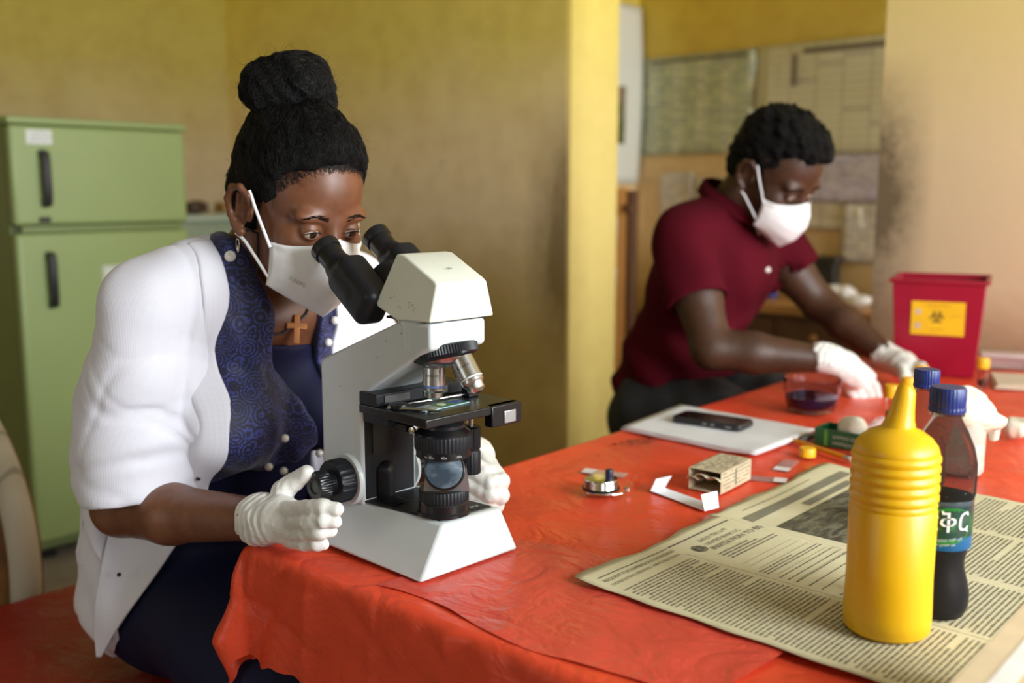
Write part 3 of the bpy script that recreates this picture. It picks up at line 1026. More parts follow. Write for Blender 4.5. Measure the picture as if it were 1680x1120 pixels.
arm_poly = [(-.243, .052), (-.243, .228), (-.238, .234), (-.078, .2965), (-.02, .2985), (-.02, .268), (-.040, .2600), (-.152, .1965), (-.155, .19), (-.155, .052)]
MB().prism(arm_poly, .036, .124).build('arm', SC_W, scope, D, bevel=.0045, seg=3)
nose = MB().lathe([(.0, .2595), (.040, .2595), (.0445, .263), (.0445, .2965), (.043, .2985), (0, .2985)], 48, Matrix.Translation((-.062, .08, 0)))
nose.build('nose_housing', SC_W, scope, D)
pn = MB().box(-.1565, -.1545, .040, .120, .060, .192).build('arm_front_panel', SC_B2, scope, D, bevel=.001)
MB().box(-.1550, -.1535, .052, .082, .118, .160).build('recess_plate', M('deep_black', (0.004, 0.004, 0.004), .3), pn, D)
F = Field().cap((-.158, .072, .06), (-.158, .072, .092), .0145, None, 0)
sdf_obj('rounded_boss', F, (-.18, .05, .052), (-.135, .095, .115), .0018, SC_B2, pn, D)
MB().box(-.154, -.146, .050, .118, .196, .208).build('slide_guide', SC_B, scope, D, bevel=.001)
# viewing head
hp = [(-.018, .300), (-.018, .343), (-.024, .3475), (-.078, .3745), (-.092, .3755), (-.119, .316), (-.116, .311), (-.080, .298)]
m = MB()
nh = len(hp)
nar = [(.034 + (0.012 if q[1] > .33 else 0.0), .136 - (0.012 if q[1] > .33 else 0.0)) for q in hp]
vs_ = [(p[0], a[0], p[1]) for p, a in zip(hp, nar)] + [(p[0], a[1], p[1]) for p, a in zip(hp, nar)]
m.add(vs_, [tuple(range(nh)), tuple(range(2 * nh - 1, nh - 1, -1))] + [(i, i + nh, (i + 1) % nh + nh, (i + 1) % nh) for i in range(nh)])
hd = m.build('viewing_head', SC_C, scope, D, bevel=.006, seg=4)
MB().box(-.108, -.024, .042, .128, .2975, .3005).build('head_seam', SC_B, hd, D)
# binocular tubes
def ocular(px, py, pz, length, hx, hz):
    d = Vector((-.81, 0, .586)).normalized()
    P = Vector((px, py, pz))
    base_p = P - d * length
    up = Vector((.586, 0, .81))
    hm = axes(base_p, d, (0, 1, 0))
    F = Field().box((length * .20, 0, -.004), (length * .38, .021, .0265), .012, 0)
    F.cap((length * .2, 0, 0), (length * .62, 0, 0), .020, .0195, .006)
    hs = sdf_obj('eyepiece_tube', F, (-length * .4, -.035, -.045), (length * .8, .035, .035), .0022, SC_B2, scope, D @ hm)
    lm = D @ look(base_p + d * (length * .56), d)
    L_ = length * .44
    e = MB().lathe([(.0165, 0), (.0165, .008), (.0155, .0085), (.0155, .011), (.0168, .0115), (.0168, L_ - .016), (.0160, L_ - .0155), (.0160, L_ - .013), (.0185, L_ - .012), (.0195, L_ - .006), (.0195, L_ - .001), (.0180, L_), (.0150, L_ - .001), (.0125, L_ - .006), (.0, L_ - .007)], 48, None).build('eyepiece', SC_B, hs, lm)
    MB().lathe([(.0, L_ - .0066), (.0118, L_ - .0066), (.0118, L_ - .0058), (0, L_ - .0052)], 32).build('eye_lens', M('lens_glass', (.02, .03, .05), .04, 0, coat=1), hs, lm)
    return hs, lm, L_
h1, lm1, L1 = ocular(-.2345, .042, .378, .112, 0, 0)
h2, lm2, L2 = ocular(-.2275, .118, .391, .112, 0, 0)
me = text_mesh('WF 10X/18', .0048, .0001, 'CENTER', 1.1)
def wrap(co, r=.01695):
    a = -co.x / r
    return (r * math.cos(a), r * math.sin(a), co.y)
for lm, L_, hs, a0 in ((lm1, L1, h1, -1.2), (lm2, L2, h2, -1.2)):
    mm = me.copy(); warp_mesh(mm, wrap)
    q = link_mesh('lettering', mm, SC_INK, hs, lm @ Matrix.Translation((0, 0, L_ - .026)) @ Matrix.Rotation(math.radians(200), 4, 'Z'), smooth=False)
MB().tube([(-.125, .08, .322), (-.16, .08, .346)], [.026, .022], 24).build('hinge_block', SC_B2, scope, D)
# nosepiece and objectives
NC = Vector((-.045, .08, .2585)); tilt = math.radians(17)
nd = Vector((-math.sin(tilt), 0, math.cos(tilt)))
NM = look(NC, nd)
tur = MB().lathe([(0, -.010), (.030, -.010), (.0375, -.006), (.0405, -.005), (.0405, .005), (.038, .0065), (0, .0065)], 144, NM, gear=(144, .0011, .0402)).build('nosepiece_ring', SC_B2, scope, D)
MB().lathe([(0, -.018), (.018, -.0175), (.028, -.013), (.031, -.0095), (0, -.0095)], 40, NM).build('turret_dome', SC_SN, tur, D)
def objective(az, length, r, band, label=None, tip=.4):
    ax = Vector((math.sin(tilt), 0, -math.cos(tilt)))
    e1_ = Vector((math.cos(tilt), 0, math.sin(tilt))); e2_ = Vector((0, 1, 0))
    rad = e1_ * math.cos(az) + e2_ * math.sin(az)
    st_ = NC + ax * .008 + rad * .0205
    d = (ax * math.cos(tilt) + rad * math.sin(tilt)).normalized()
    m_ = D @ look(st_, d)
    prof = [(r * .80, 0), (r * .80, .004), (r, .005), (r, length * .60), (r * .97, length * .61), (r * .97, length * .66), (r, length * .67), (r * .98, length * .74), (r * .80, length * .80), (r * .76, length * .93), (r * tip, length), (0, length)]
    o = MB().lathe(prof, 40).build('objective', SC_SN, scope, m_)
    MB().lathe([(r * 1.01, length * .615), (r * 1.015, length * .625), (r * 1.015, length * .648), (r * 1.01, length * .655)], 40, cap=False).build('colour_band', M('band_' + label, band, .4), o, m_)
    MB().lathe([(0, length + .0001), (r * tip * .8, length + .0001), (0, length + .0004)], 24).build('front_lens', M('lens_glass', None), o, m_)
    mm = text_mesh(label, .0045, .0001, 'CENTER')
    warp_mesh(mm, lambda co: ((r * 1.012) * math.cos(co.x / r), (r * 1.012) * math.sin(co.x / r), -co.y))
    ang = math.atan2(*( (m_.to_3x3().inverted() @ (DESK.to_3x3() @ Vector((.62, -.78, 0))))[i] for i in (1, 0)))
    link_mesh('magnification', mm, M('black_engraving', (.02, .02, .02), .6), o, m_ @ Matrix.Rotation(ang, 4, 'Z') @ Matrix.Translation((0, 0, length * .36)), smooth=False)
    return o, m_
objective(math.radians(186), .046, .0138, (.10, .22, .62), '40x/0.65')
objective(math.radians(96), .036, .0130, (.75, .55, .04), '10x/0.25')
o100, m100 = objective(math.radians(14), .050, .0138, (.70, .70, .68), '100x/1.25', .45)
# stage
SX0, SX1, SY0, SY1 = -.152, -.022, .030, .184
sg = MB().box(SX0, SX1, SY0, SY1, .176, .187).build('stage_plate', SC_B, scope, D, bevel=.0015)
MB().box(SX0, SX0 + .05, SY0 + .006, SY1 - .02, .163, .176).build('stage_carriage', SC_B2, sg, D, bevel=.0015)
MB().box(SX1 - .012, SX1 + .002, SY1 - .05, SY1 + .002, .160, .187).build('stage_bracket', SC_B, sg, D, bevel=.0015)
MB().box(SX1 + .002, SX1 + .004, SY1 - .030, SY1 - .010, .163, .179).build('bracket_window', SC_AL, sg, D, bevel=.001)
MB().box(SX0 + .001, SX0 + .036, SY0, SY1 - .01, .187, .203).build('slide_carrier_rail', SC_B2, sg, D, bevel=.0015)
for y0 in (SY0 + .012, .105):
    MB().box(SX0 + .036, SX0 + .0375, y0, y0 + .040, .191, .200).build('vernier_scale', M('vernier_grey', (.06, .06, .06), .4), sg, D)
MB().lathe([(.011, 0), (.012, .002), (.012, .006), (.0, .007)], 28, Matrix.Translation((-.092, .046, .1875)), gear=(56, .0006, .0115)).build('clip_pivot', SC_B, sg, D)
MB().tube([(-.098, .034, .1895), (-.085, .040, .1895), (-.072, .050, .1895), (-.050, .060, .1895), (-.040, .068, .1895)], [.0022, .0026, .0020, .0016, .0010], 8).build('slide_clip', SC_CH, sg, D)
MB().tube([(-.098, .036, .1910), (-.094, .075, .1905), (-.090, .120, .1905), (-.088, .150, .1905)], .0014, 8).build('slide_clip', SC_CH, sg, D)
MB().box(-.094, -.080, .150, .168, .187, .204).build('clip_block', SC_B, sg, D, bevel=.0015)
for y0 in (.154, .163):
    MB().lathe([(.0022, 0), (.003, .001), (.0026, .003), (0, .0035)], 14, look((-.080, y0, .197), (1, 0, 0))).build('screw', SC_CH, sg, D)
# condenser
cx, cy = -.052, .082
cm = Matrix.Translation((cx, cy, 0))
cd_ = MB().lathe([(0, .176), (.020, .176), (.026, .170), (.026, .166), (.0335, .160), (.0335, .157), (0, .157)][::-1], 48, cm).build('condenser', SC_B, scope, D)
MB().lathe([(0, .140), (.0345, .140), (.0355, .142), (.0355, .156), (.0345, .158), (0, .158)], 96, cm, gear=(96, .0013, .0352)).build('aperture_ring', SC_B2, cd_, D)
MB().lathe([(.030, .129), (.0335, .131), (.0335, .140), (0, .140)], 48, cm).build('scale_ring', SC_B, cd_, D)
for i, s in enumerate(('4x 10x', '40x', '100x')):
    mm = text_mesh(s, .0048, .0001, 'CENTER')
    warp_mesh(mm, lambda co: (.0338 * math.cos(co.x / .0338), .0338 * math.sin(co.x / .0338), co.y))
    link_mesh('scale_lettering', mm, SC_INK, cd_, D @ cm @ Matrix.Translation((0, 0, .1335)) @ Matrix.Rotation(math.radians(-72 + i * 32), 4, 'Z'), smooth=False)
MB().tube([(-.108, .052, .166), (-.085, .056, .163)], .006, 14).build('condenser_screw', SC_B, cd_, D)
MB().lathe([(.003, 0), (.0042, .001), (.0042, .005), (0, .006)], 14, look((-.072, .052, .163), (.3, -.9, .1))).build('screw', SC_CH, cd_, D)
# mirror in its fork
mc = Vector((-.036, .070, .1165)); mdir = Vector((.62, -.66, .38)).normalized()
MM = look(mc, mdir)
mr = MB().lathe([(0, -.008), (.020, -.008), (.0245, -.003), (.0250, .004), (.0235, .0055), (.0225, .004), (0, .004)], 48, MM).build('mirror', SC_B, scope, D)
t = NT('mirror_glass')
t.set(Base_Color=t.ramp(t.noise(45, 3, .5, t.co(scale=(1, .25, 1))), [(.35, (.05, .08, .12)), (.55, (.20, .27, .34)), (.66, (.62, .70, .76))]), Metallic=.25, Roughness=.07, Coat_Weight=1.0)  # bluish and white streaks painted in as reflections
MB().lathe([(0, .0042), (.0222, .0042), (.0222, .0046), (0, .0058)], 48, MM).build('mirror_face', t.m, mr, D)
# fork: U-shaped aluminium plate in front of the lamp collar
fk_n = Vector((.72, -.69, 0)); fk_s = Vector((.69, .72, 0))
outer = [(-.028, 0), (.028, 0), (.024, .034), (.0235, .034)] + [(.0245 * math.cos(a_), .034 + .0225 * math.sin(a_) * 1.0) for a_ in [math.radians(x) for x in range(-5, -176, -10)]] + [(-.0235, .034), (-.024, .034)]
fm = Matrix((fk_s, Vector((0, 0, 1)), fk_n)).transposed().to_4x4(); fm.translation = Vector((-.043, .079, .0895)) + fk_n * .006
MB().prism(outer, -.001, .0015, 'xy').build('mirror_fork', SC_AL, scope, D @ fm)
# lamp collar
lm_ = Matrix.Translation((-.052, .082, 0))
lc = MB().lathe([(0, .0590), (.0335, .0590), (.0335, .062), (.0310, .064), (.0310, .073), (.0295, .075), (0, .075)], 64, lm_).build('lamp_collar', SC_B, scope, D)
MB().lathe([(0, .075), (.0300, .075), (.0308, .076), (.0308, .0885), (.0295, .0895), (.024, .0895), (.022, .086), (0, .086)], 90, lm_, gear=(90, .0014, .0303)).build('knurled_ring', SC_B2, lc, D)
# stage drive, hanging at the far side
dm = Matrix.Translation((-.075, .148, 0))
sd = MB().lathe([(0, .090), (.0125, .090), (.0132, .092), (.0132, .118), (.0120, .120), (.0120, .122), (.0132, .124), (.0132, .150), (.011, .152), (0, .152)], 72, dm, gear=(36, .0007, .0130)).build('stage_drive_knob', SC_B2, scope, D)
MB().lathe([(0, .150), (.0042, .150), (.0042, .180), (0, .180)], 16, dm).build('drive_rod', SC_CH, sd, D)
# focus knobs on both sides
for sgn, y0 in ((-1, .036), (1, .124)):
    km = look((-.185, y0, .083), (0, sgn, 0))
    kc = MB().lathe([(0, 0), (.0345, 0), (.0345, .003), (.0325, .006), (0, .006)], 64, km).build('knob_collar', SC_W, scope, D)
    MB().lathe([(0, .006), (.0270, .006), (.0285, .008), (.0285, .026), (.0268, .0285), (.0175, .029), (.0175, .031), (0, .031)], 144, km, gear=(36, .0013, .0282)).build('coarse_knob', SC_B2, kc, D)
    MB().lathe([(0, .029), (.0165, .029), (.0165, .035), (.0185, .037), (.0185, .050), (.0172, .053), (.010, .0535), (.0085, .0515), (0, .0515)], 120, km, gear=(60, .0009, .0183)).build('fine_knob', SC_B, kc, D)
# scuffs on the enamel
rr = random.Random(11)
m = MB()
def scuff(p, u, v, n, sz):
    p, u, v = Vector(p), Vector(u).normalized(), Vector(v).normalized()
    for _ in range(n):
        a, b = rr.uniform(-1, 1) * sz, rr.uniform(-1, 1) * sz
        an = rr.uniform(0, 3.1); l_ = rr.uniform(.0006, .0022); wd = rr.uniform(.0002, .0005)
        c_ = p + u * a + v * b
        d1 = u * math.cos(an) + v * math.sin(an); d2 = v * math.cos(an) - u * math.sin(an)
        m.add([c_ + d1 * l_ + d2 * wd, c_ - d1 * l_ + d2 * wd, c_ - d1 * l_ * .7 - d2 * wd, c_ + d1 * l_ * .6 - d2 * wd], [(0, 1, 2, 3)])
fn_ = Vector((.053, 0, .022)).normalized()
fp = lambda x, y, z: Vector((x, y, z)) + fn_ * .0004
for y_, k_ in ((.06, .25), (.062, .40), (.112, .35), (.117, .40), (.118, .44), (.094, .8)):
    scuff(fp(-.022 * k_ + .0002, y_, Z0 + .0535 * k_), (0, 1, 0), (-.022, 0, .0535), 2, .002)
for q in ((-.10, .0357, .272), (-.12, .0357, .25), (-.2, .0357, .2), (-.07, .0357, .285)):
    scuff(q, (1, 0, 0), (0, 0, 1), 2, .003)
for q in ((-.052, .0336, .322), (-.050, .0336, .311), (-.07, .0336, .317), (-.085, .0336, .325)):
    scuff(q, (1, 0, 0), (0, 0, 1), 3, .005)
scuff((-.045, .085, .3595), (1, 0, -.5), (0, 1, 0), 8, .005)
m.build('scuffs', SC_SCUFF, scope, D, smooth=False)['kind'] = 'stuff'

# specimen slide
r_ = empty('glass_slide', DESK @ Matrix.Translation((-.068, .092, .1874)), 'stained glass slide held on the microscope stage', 'slide')
sm = DESK @ Matrix.Translation((-.068, .092, .1874)) @ Matrix.Rotation(math.radians(4), 4, 'Z')
MB().box(-.013, .013, -.038, .038, 0, .0012).build('glass', M('slide_glass', (.32, .48, .50), .05, coat=1), r_, sm)
MB().box(-.012, .012, -.008, .036, .0012, .0014).build('smear', M('green_smear', (.02, .16, .11), .25, var=.5, vs=90), r_, sm)
MB().lathe([(0, .0015), (.006, .0015), (.006, .0017), (0, .0018)], 24, Matrix.Translation((-.001, .002, 0))).build('lit_spot', M('painted_lit_spot', (.75, .85, .55), .3), r_, sm)  # pale disc painted in as lamp light coming through the slide
m = MB()
for k in range(5): m.lathe([(0, .0014), (.0035, .0014), (.003, .0018), (0, .0020)], 12, Matrix.Translation((-.004 + .004 * (k % 3), .018 + k * .0038, 0)))
m.build('blue_stain', M('blue_stain', (.03, .05, .28), .25), r_, sm)
# ------------------------------------------------------------------ people: shared pieces
def DP(px, py, l):
    """point of the desk frame at sideways position l that the photograph shows at pixel px, py"""
    u = -(py - 560) / FPX; x = (px - 840) / FPX
    r = Vector((x, math.cos(PITCH) + u * math.sin(PITCH), -math.sin(PITCH) + u * math.cos(PITCH)))
    inv = DESK.inverted()
    o = inv @ Vector((0, 0, CAM_H)); d = inv.to_3x3() @ r
    q = o + d * ((l - o.y) / d.y)
    return (q.x, q.y, q.z)


def skin_mat(name, dark, light, rough=0.42):
    t = NT(name)
    n = t.noise(9, 5, 0.6)
    c = t.ramp(n, [(0.3, dark), (0.7, light)])
    c = t.mix(0.35, c, t.ramp(t.noise(60, 4, 0.6), [(0.35, tuple(x * .8 for x in dark)), (0.65, light)]))
    t.set(Base_Color=c, Roughness=rough, Subsurface_Weight=0.12, Subsurface_Radius=(1.0, 0.35, 0.2), Subsurface_Scale=0.004, Specular_IOR_Level=0.45)
    t.bump(t.noise(500, 3, 0.6), 0.12, 0.0006)
    return t.m


def hair_mat(name, col=(0.0030, 0.0026, 0.0026)):
    t = NT(name)
    n = t.noise(120, 6, 0.75)
    t.set(Base_Color=t.ramp(n, [(0.35, tuple(x * .5 for x in col)), (0.7, tuple(x * 1.7 for x in col))]), Roughness=0.6, Specular_IOR_Level=0.18)
    t.bump(t.noise(330, 6, 0.8), 0.9, 0.004)
    return t.m


SKIN_W = skin_mat('skin_warm_brown', (0.115, 0.040, 0.017), (0.195, 0.075, 0.034))
SKIN_M = skin_mat('skin_deep_brown', (0.040, 0.016, 0.0075), (0.078, 0.032, 0.0145), .5)
HAIR = hair_mat('black_hair')
STRAND = M('hair_strand', (0.0055, 0.0048, 0.0048), 0.5, spec=.3)
BROW = M('brow_hair', (0.010, 0.006, 0.005), 0.9, spec=.05)
LATEX = None
t = NT('latex_glove')
t.set(Base_Color=t.ramp(t.noise(25, 5), [(0.3, (0.70, 0.69, 0.64)), (0.7, (0.80, 0.79, 0.75))]), Roughness=0.42, Subsurface_Weight=.1, Subsurface_Radius=(1, .7, .5), Subsurface_Scale=.003)
wv = t.noise(75, 5, 0.7, t.co(scale=(1, 1, 1)), 1.5)
t.bump(wv, 0.45, 0.0025)
LATEX = t.m
t = NT('mask_fabric')
t.set(Base_Color=t.ramp(t.noise(30, 4), [(0.3, (0.76, 0.76, 0.77)), (0.7, (0.84, 0.84, 0.84))]), Roughness=0.75)
t.bump(t.noise(420, 2), 0.25, 0.0008)
MASK = t.m
STRAP = M('mask_strap', (0.82, 0.82, 0.83), .7)
EYE_W = None


class HeadFrame:
    def __init__(s, c, yaw, pitch, roll=0.0, k=1.0):
        """c: middle of the head at eye level; yaw about z, pitch down, in the desk frame"""
        f = Vector((math.cos(yaw) * math.cos(pitch), math.sin(yaw) * math.cos(pitch), -math.sin(pitch)))
        l = Vector((-math.sin(yaw), math.cos(yaw), 0))
        u = f.cross(l)
        if roll:
            R_ = Matrix.Rotation(roll, 3, f); l = R_ @ l; u = R_ @ u
        s.c, s.f, s.l, s.u, s.k = Vector(c), f, l, u, k
        s.R = np.array([[f.x, l.x, u.x], [f.y, l.y, u.y], [f.z, l.z, u.z]])

    def __call__(s, f, l, u):
        p = s.c + (s.f * f + s.l * l + s.u * u) * s.k
        return (p.x, p.y, p.z)

    def mat(s):
        m = Matrix((s.f, s.l, s.u)).transposed().to_4x4(); m.translation = s.c
        return m

    def local(s, P):
        return (P - np.array(s.c)) @ s.R / s.k


def add_head(F, H):
    k = H.k
    e = lambda c, r, kk, mode='u': F.ell(H(*c), np.array(r) * k, kk * k, H.R, mode)
    e((-.012, 0, .042), (.096, .073, .086), .01)
    e((.022, 0, .030), (.068, .064, .078), .02)
    e((.026, 0, -.030), (.064, .058, .070), .02)
    e((.032, 0, -.078), (.056, .050, .040), .02)
    e((.074, 0, -.098), (.020, .024, .018), .02)
    for s in (-1, 1):
        e((.054, .040 * s, -.026), (.030, .026, .028), .015)
        e((.076, .030 * s, .020), (.014, .026, .010), .012)
        e((.098, .0315 * s, -.001), (.016, .0175, .0125), .010, 's')
    F.cap(H(.084, 0, .012), H(.1035, 0, -.036), .0080 * k, .0110 * k, .012 * k)
    for s in (-1, 1):
        F.cap(H(.095, .006 * s, -.038), H(.092, .012 * s, -.040), .009 * k, .008 * k, .006 * k)
        # lids
        e((.0775, .0315 * s, 0), (.0142, .0150, .0142), .003)
    for s in (-1, 1):
        e((.092, .0315 * s, -.0020), (.0125, .0132, .0048), .002, 's')
    # lips
    e((.092, 0, -.066), (.012, .022, .008), .008)
    e((.088, 0, -.078), (.012, .020, .008), .008)
    # ears
    for s in (-1, 1):
        y = .078 * s
        tilt_ = .016 * s
        rim = [(.010, y, .004), (.008, y + tilt_ * .5, .020), (-.004, y + tilt_ * .9, .028), (-.018, y + tilt_ * 1.1, .022), (-.024, y + tilt_ * 1.1, .004), (-.019, y + tilt_ * .8, -.016), (-.010, y + tilt_ * .5, -.028), (.000, y + tilt_ * .3, -.034)]
        F.chain([H(*p) for p in rim], [.0035 * k, .0042 * k, .0046 * k, .0048 * k, .0046 * k, .0044 * k, .006 * k, .0070 * k], .003 * k)
        e((-.008, y + .002 * s, -.002), (.017, .0045, .026), .005)
        F.cap(H(-.012, y + .009 * s, .014), H(-.012, y + .007 * s, -.014), .0038 * k, .0034 * k, .004 * k)
        F.cap(H(.010, y + .002 * s, -.004), H(.010, y + .002 * s, -.012), .0050 * k, .004 * k, .004 * k)
        e((.001, y + .010 * s, -.008), (.007, .007, .009), .004, 's')


def eyes(H, parent, iris_f=(.3, 0, -.25), names='eye'):
    t = bpy.data.materials.get('eyeball')
    if t is None:
        t = NT('eyeball')
        x, y, z = t.sep()
        rr_ = t.math('SQRT', t.math('ADD', t.math('MULTIPLY', y, y), t.math('MULTIPLY', z, z)))
        fr = t.math('MULTIPLY', t.math('DIVIDE', rr_, .012), t.math('GREATER_THAN', x, 0.0))
        fr = t.math('ADD', fr, t.math('LESS_THAN', x, 0.0))
        c = t.ramp(fr, [(0.20, (.003, .003, .003)), (0.24, (.03, .012, .005)), (0.46, (.045, .018, .008)), (0.52, (.55, .48, .40)), (1.0, (.50, .40, .32))])
        t.set(Base_Color=c, Roughness=.08, Coat_Weight=.6)
        t = t.m
    for s in (-1, 1):
        m = H.mat() @ Matrix.Translation((.0775 * H.k, .0315 * s * H.k, 0)) @ Matrix.Rotation(math.radians(iris_f[1] + 0), 4, 'Z') @ Matrix.Rotation(math.radians(iris_f[0]), 4, 'Y')
        g = MB().lathe([(.0129 * H.k * math.sin(a_), .0129 * H.k * math.cos(a_)) for a_ in [math.radians(q) for q in range(180, -1, -9)]], 28, Matrix.Rotation(math.pi / 2, 4, 'Y'), cap=False)
        g.build('eye', t, parent, DESK @ m, sharp=0)


def lashes_brows(H, parent, FBf, brow=True):
    def stick(P, off):
        P = np.array(P, np.float32); off = np.array(off, np.float32)
        E_ = np.eye(3, dtype=np.float32) * .001
        for _ in range(4):
            g = np.stack([FBf(P + E_[i]) - FBf(P - E_[i]) for i in range(3)], 1) / .002
            P = (P - g * (FBf(P) - off)[:, None]).astype(np.float32)
        return P
    m = MB()
    for s in (-1, 1):
        y0 = .0315 * s
        pts = []
        for i in range(9):
            a = -1 + 2 * i / 8
            pts.append(H(.0935 - .0055 * a * a, y0 + .0132 * a, -.0020 + .0050 * (1 - a * a) + .0005))
        m.tube(pts, [.0005 + .0005 * (1 - abs(-1 + 2 * i / 8)) for i in range(9)], 6)
    m.build('eyelashes', BROW, parent, DESK)['kind'] = 'stuff'
    if brow:
        rb = random.Random(4)
        m = MB()
        A, B = [], []
        for s in (-1, 1):
            for i in range(110):
                a = rb.random()
                y = (.013 + a * .036) * s
                uu = .0195 + .0055 * math.sin(min(1, a * 1.25) * math.pi * .62) - .005 * max(0, a - .6) / .4 + rb.uniform(-.0030, .0030) * (1 - a * .6)
                p = Vector((.090, y, uu))
                A.append(H(*p)); B.append(H(*(p + Vector((0, .0070 * s, .0020 - .0045 * a)))))
        A, B = stick(A, .0002), stick(B, .0007)
        for a0, a1 in zip(A, B):
            a0, a1 = Vector(a0), Vector(a1)
            m.tube([a0, (a0 + a1) / 2, a1], [.00032, .00028, .0001], 4)
        m.build('eyebrows', BROW, parent, DESK)['kind'] = 'stuff'


def face_mask(H, parent, FBf, tip=(.104, -.118), lettering=True, wide=1.0):
    ridge = [(.1040, -.002), (.121, -.030), (.128, -.058), (.122, -.090), (tip[0], tip[1]), (tip[0] - .022, tip[1] - .004)]
    top_y = [.0, .022, .044, .060, .070]
    def bez(t_, a, b, c):
        return tuple((1 - t_) ** 2 * p + 2 * t_ * (1 - t_) * q + t_ ** 2 * r for p, q, r in zip(a, b, c))
    def rid(v):
        x = v * (len(ridge) - 1); i = min(int(x), len(ridge) - 2); w_ = x - i
        return (ridge[i][0] * (1 - w_) + ridge[i + 1][0] * w_, 0, ridge[i][1] * (1 - w_) + ridge[i + 1][1] * w_)
    nv, nu = 20, 16
    V, Fc = [], []
    for j in range(nv + 1):
        v = j / nv
        a = rid(v)
        ck = (.052 + .010 * math.sin(v * math.pi * .6), .071 * wide, -.026 - .058 * v)
        for i in range(-nu, nu + 1):
            w_ = abs(i) / nu; s = 1 if i >= 0 else -1
            bul = math.sin(math.pi * min(1, v * .9 + .1))
            mid = (a[0] * .70 + ck[0] * .30 + .010 + .006 * bul, ck[1] * (.60 + .08 * bul), a[2] * .50 + ck[2] * .50 - .006 * (1 - v) + .004 * v * v)
            p = bez(w_, a, mid, ck)
            # embossed seam parallel to the edge
            q = 0.0009 * math.exp(-((w_ - .84) / .03) ** 2) - .0008 * math.exp(-((v - .12) / .03) ** 2)
            V.append(H(p[0] + q, p[1] * s + q * s, p[2]))
    V = np.array(V, np.float32)
    for _ in range(3):
        d = FBf(V)
        g = np.stack([FBf(V + np.eye(3, dtype=np.float32)[i] * .001) - FBf(V - np.eye(3, dtype=np.float32)[i] * .001) for i in range(3)], 1) / .002
        V = (V + g * np.maximum(0, .0022 - d)[:, None]).astype(np.float32)
    V = [tuple(p) for p in V]
    n = 2 * nu + 1
    for j in range(nv):
        for i in range(n - 1):
            Fc.append((j * n + i, j * n + i + 1, (j + 1) * n + i + 1, (j + 1) * n + i))
    mo = MB().add(V, Fc).build('face_mask', MASK, parent, DESK, sharp=25)
    sm = mo.modifiers.new('thick', 'SOLIDIFY'); sm.thickness = .0016; sm.offset = 1
    for s in (-1, 1):
        y = .0945 * s
        for a, b in (((.006, .0850, .026), (.057, .0715, -.032)), ((-.004, .0840, -.034), (.062, .0700, -.072))):
            a, b = np.array(H(a[0], a[1] * s, a[2])), np.array(H(b[0], b[1] * s, b[2]))
            P = np.array([a + (b - a) * q for q in np.linspace(0, 1, 9)], np.float32)
            E_ = np.eye(3, dtype=np.float32) * .001
            for _ in range(3):
                g = np.stack([FBf(P + E_[i]) - FBf(P - E_[i]) for i in range(3)], 1) / .002
                P = (P + g * np.maximum(0, .0016 - FBf(P))[:, None]).astype(np.float32)
            P[1:-1] = (P[1:-1] * 2 + P[:-2] + P[2:]) / 4
            strap_ribbon([tuple(p) for p in P], .0021, parent)
    return mo


def strap_ribbon(pts, wd, parent):
    m = MB().tube(pts, wd, 8)
    o = m.build('ear_strap', STRAP, parent, DESK)
    return o


def strands(F, pts, target, parent, name, n_steps=7, step=.006, jit=.5, r0=.00035, lift=.0006, seed=1, outward=0.0, curl=0.0):
    """locks that follow the surface of a field toward a target (or swirl when target is None)"""
    rs = np.random.RandomState(seed)
    P = np.array(pts, float); n = len(P)
    path = [P.copy()]
    drift = rs.normal(size=(n, 3))
    eps = .0015
    for k in range(n_steps):
        g = np.stack([F(P + np.eye(3)[i] * eps) - F(P - np.eye(3)[i] * eps) for i in range(3)], 1)
        g /= np.maximum(np.linalg.norm(g, axis=1, keepdims=True), 1e-6)
        d = (np.array(target) - P) if target is not None else drift
        d = d / np.maximum(np.linalg.norm(d, axis=1, keepdims=True), 1e-6)
        d = d + drift * jit * .35 + rs.normal(size=(n, 3)) * jit * .5
        d = d - g * (d * g).sum(1, keepdims=True) * (1 - outward)
        d = d + g * outward
        if curl: d = d + curl * np.cross(g, drift) * math.sin(k * 2.1)
        d /= np.maximum(np.linalg.norm(d, axis=1, keepdims=True), 1e-6)
        P = P + d * step
        if outward == 0:
            P = P - g * (F(P) - lift)[:, None]
        path.append(P.copy())
    path = np.stack(path, 1)
    V, Fc = [], []
    K = path.shape[1]
    ang = np.array([0, 2.094, 4.189])
    allv = []
    t_ = np.gradient(path, axis=1); t_ /= np.maximum(np.linalg.norm(t_, axis=2, keepdims=True), 1e-9)
    ref = np.where(np.abs(t_[..., :1]) < .8, np.array([1., 0, 0]), np.array([0, 1., 0]))
    a = np.cross(t_, ref); a /= np.linalg.norm(a, axis=2, keepdims=True); b = np.cross(t_, a)
    rad = r0 * np.linspace(1, .35, K)[None, :, None]
    rings = np.stack([path + (a * math.cos(q) + b * math.sin(q)) * rad for q in ang], 2)   # n,K,3,3
    V = rings.reshape(-1, 3)
    base = (np.arange(n) * K * 3)[:, None, None] + (np.arange(K - 1) * 3)[None, :, None]
    quads = []
    for q in range(3):
        q2 = (q + 1) % 3
        quads.append(np.stack([base[..., 0] + q, base[..., 0] + q2, base[..., 0] + 3 + q2, base[..., 0] + 3 + q], -1).reshape(-1, 4))
    Q = np.concatenate(quads)
    o = link_mesh(name, np_mesh(name, V, Q), STRAND, parent, DESK, sharp=0)
    o['kind'] = 'stuff'
    return o


def piece(z, tab):
    xs = [a for a, b in tab]; ys = [b for a, b in tab]
    return np.interp(z, xs, ys)


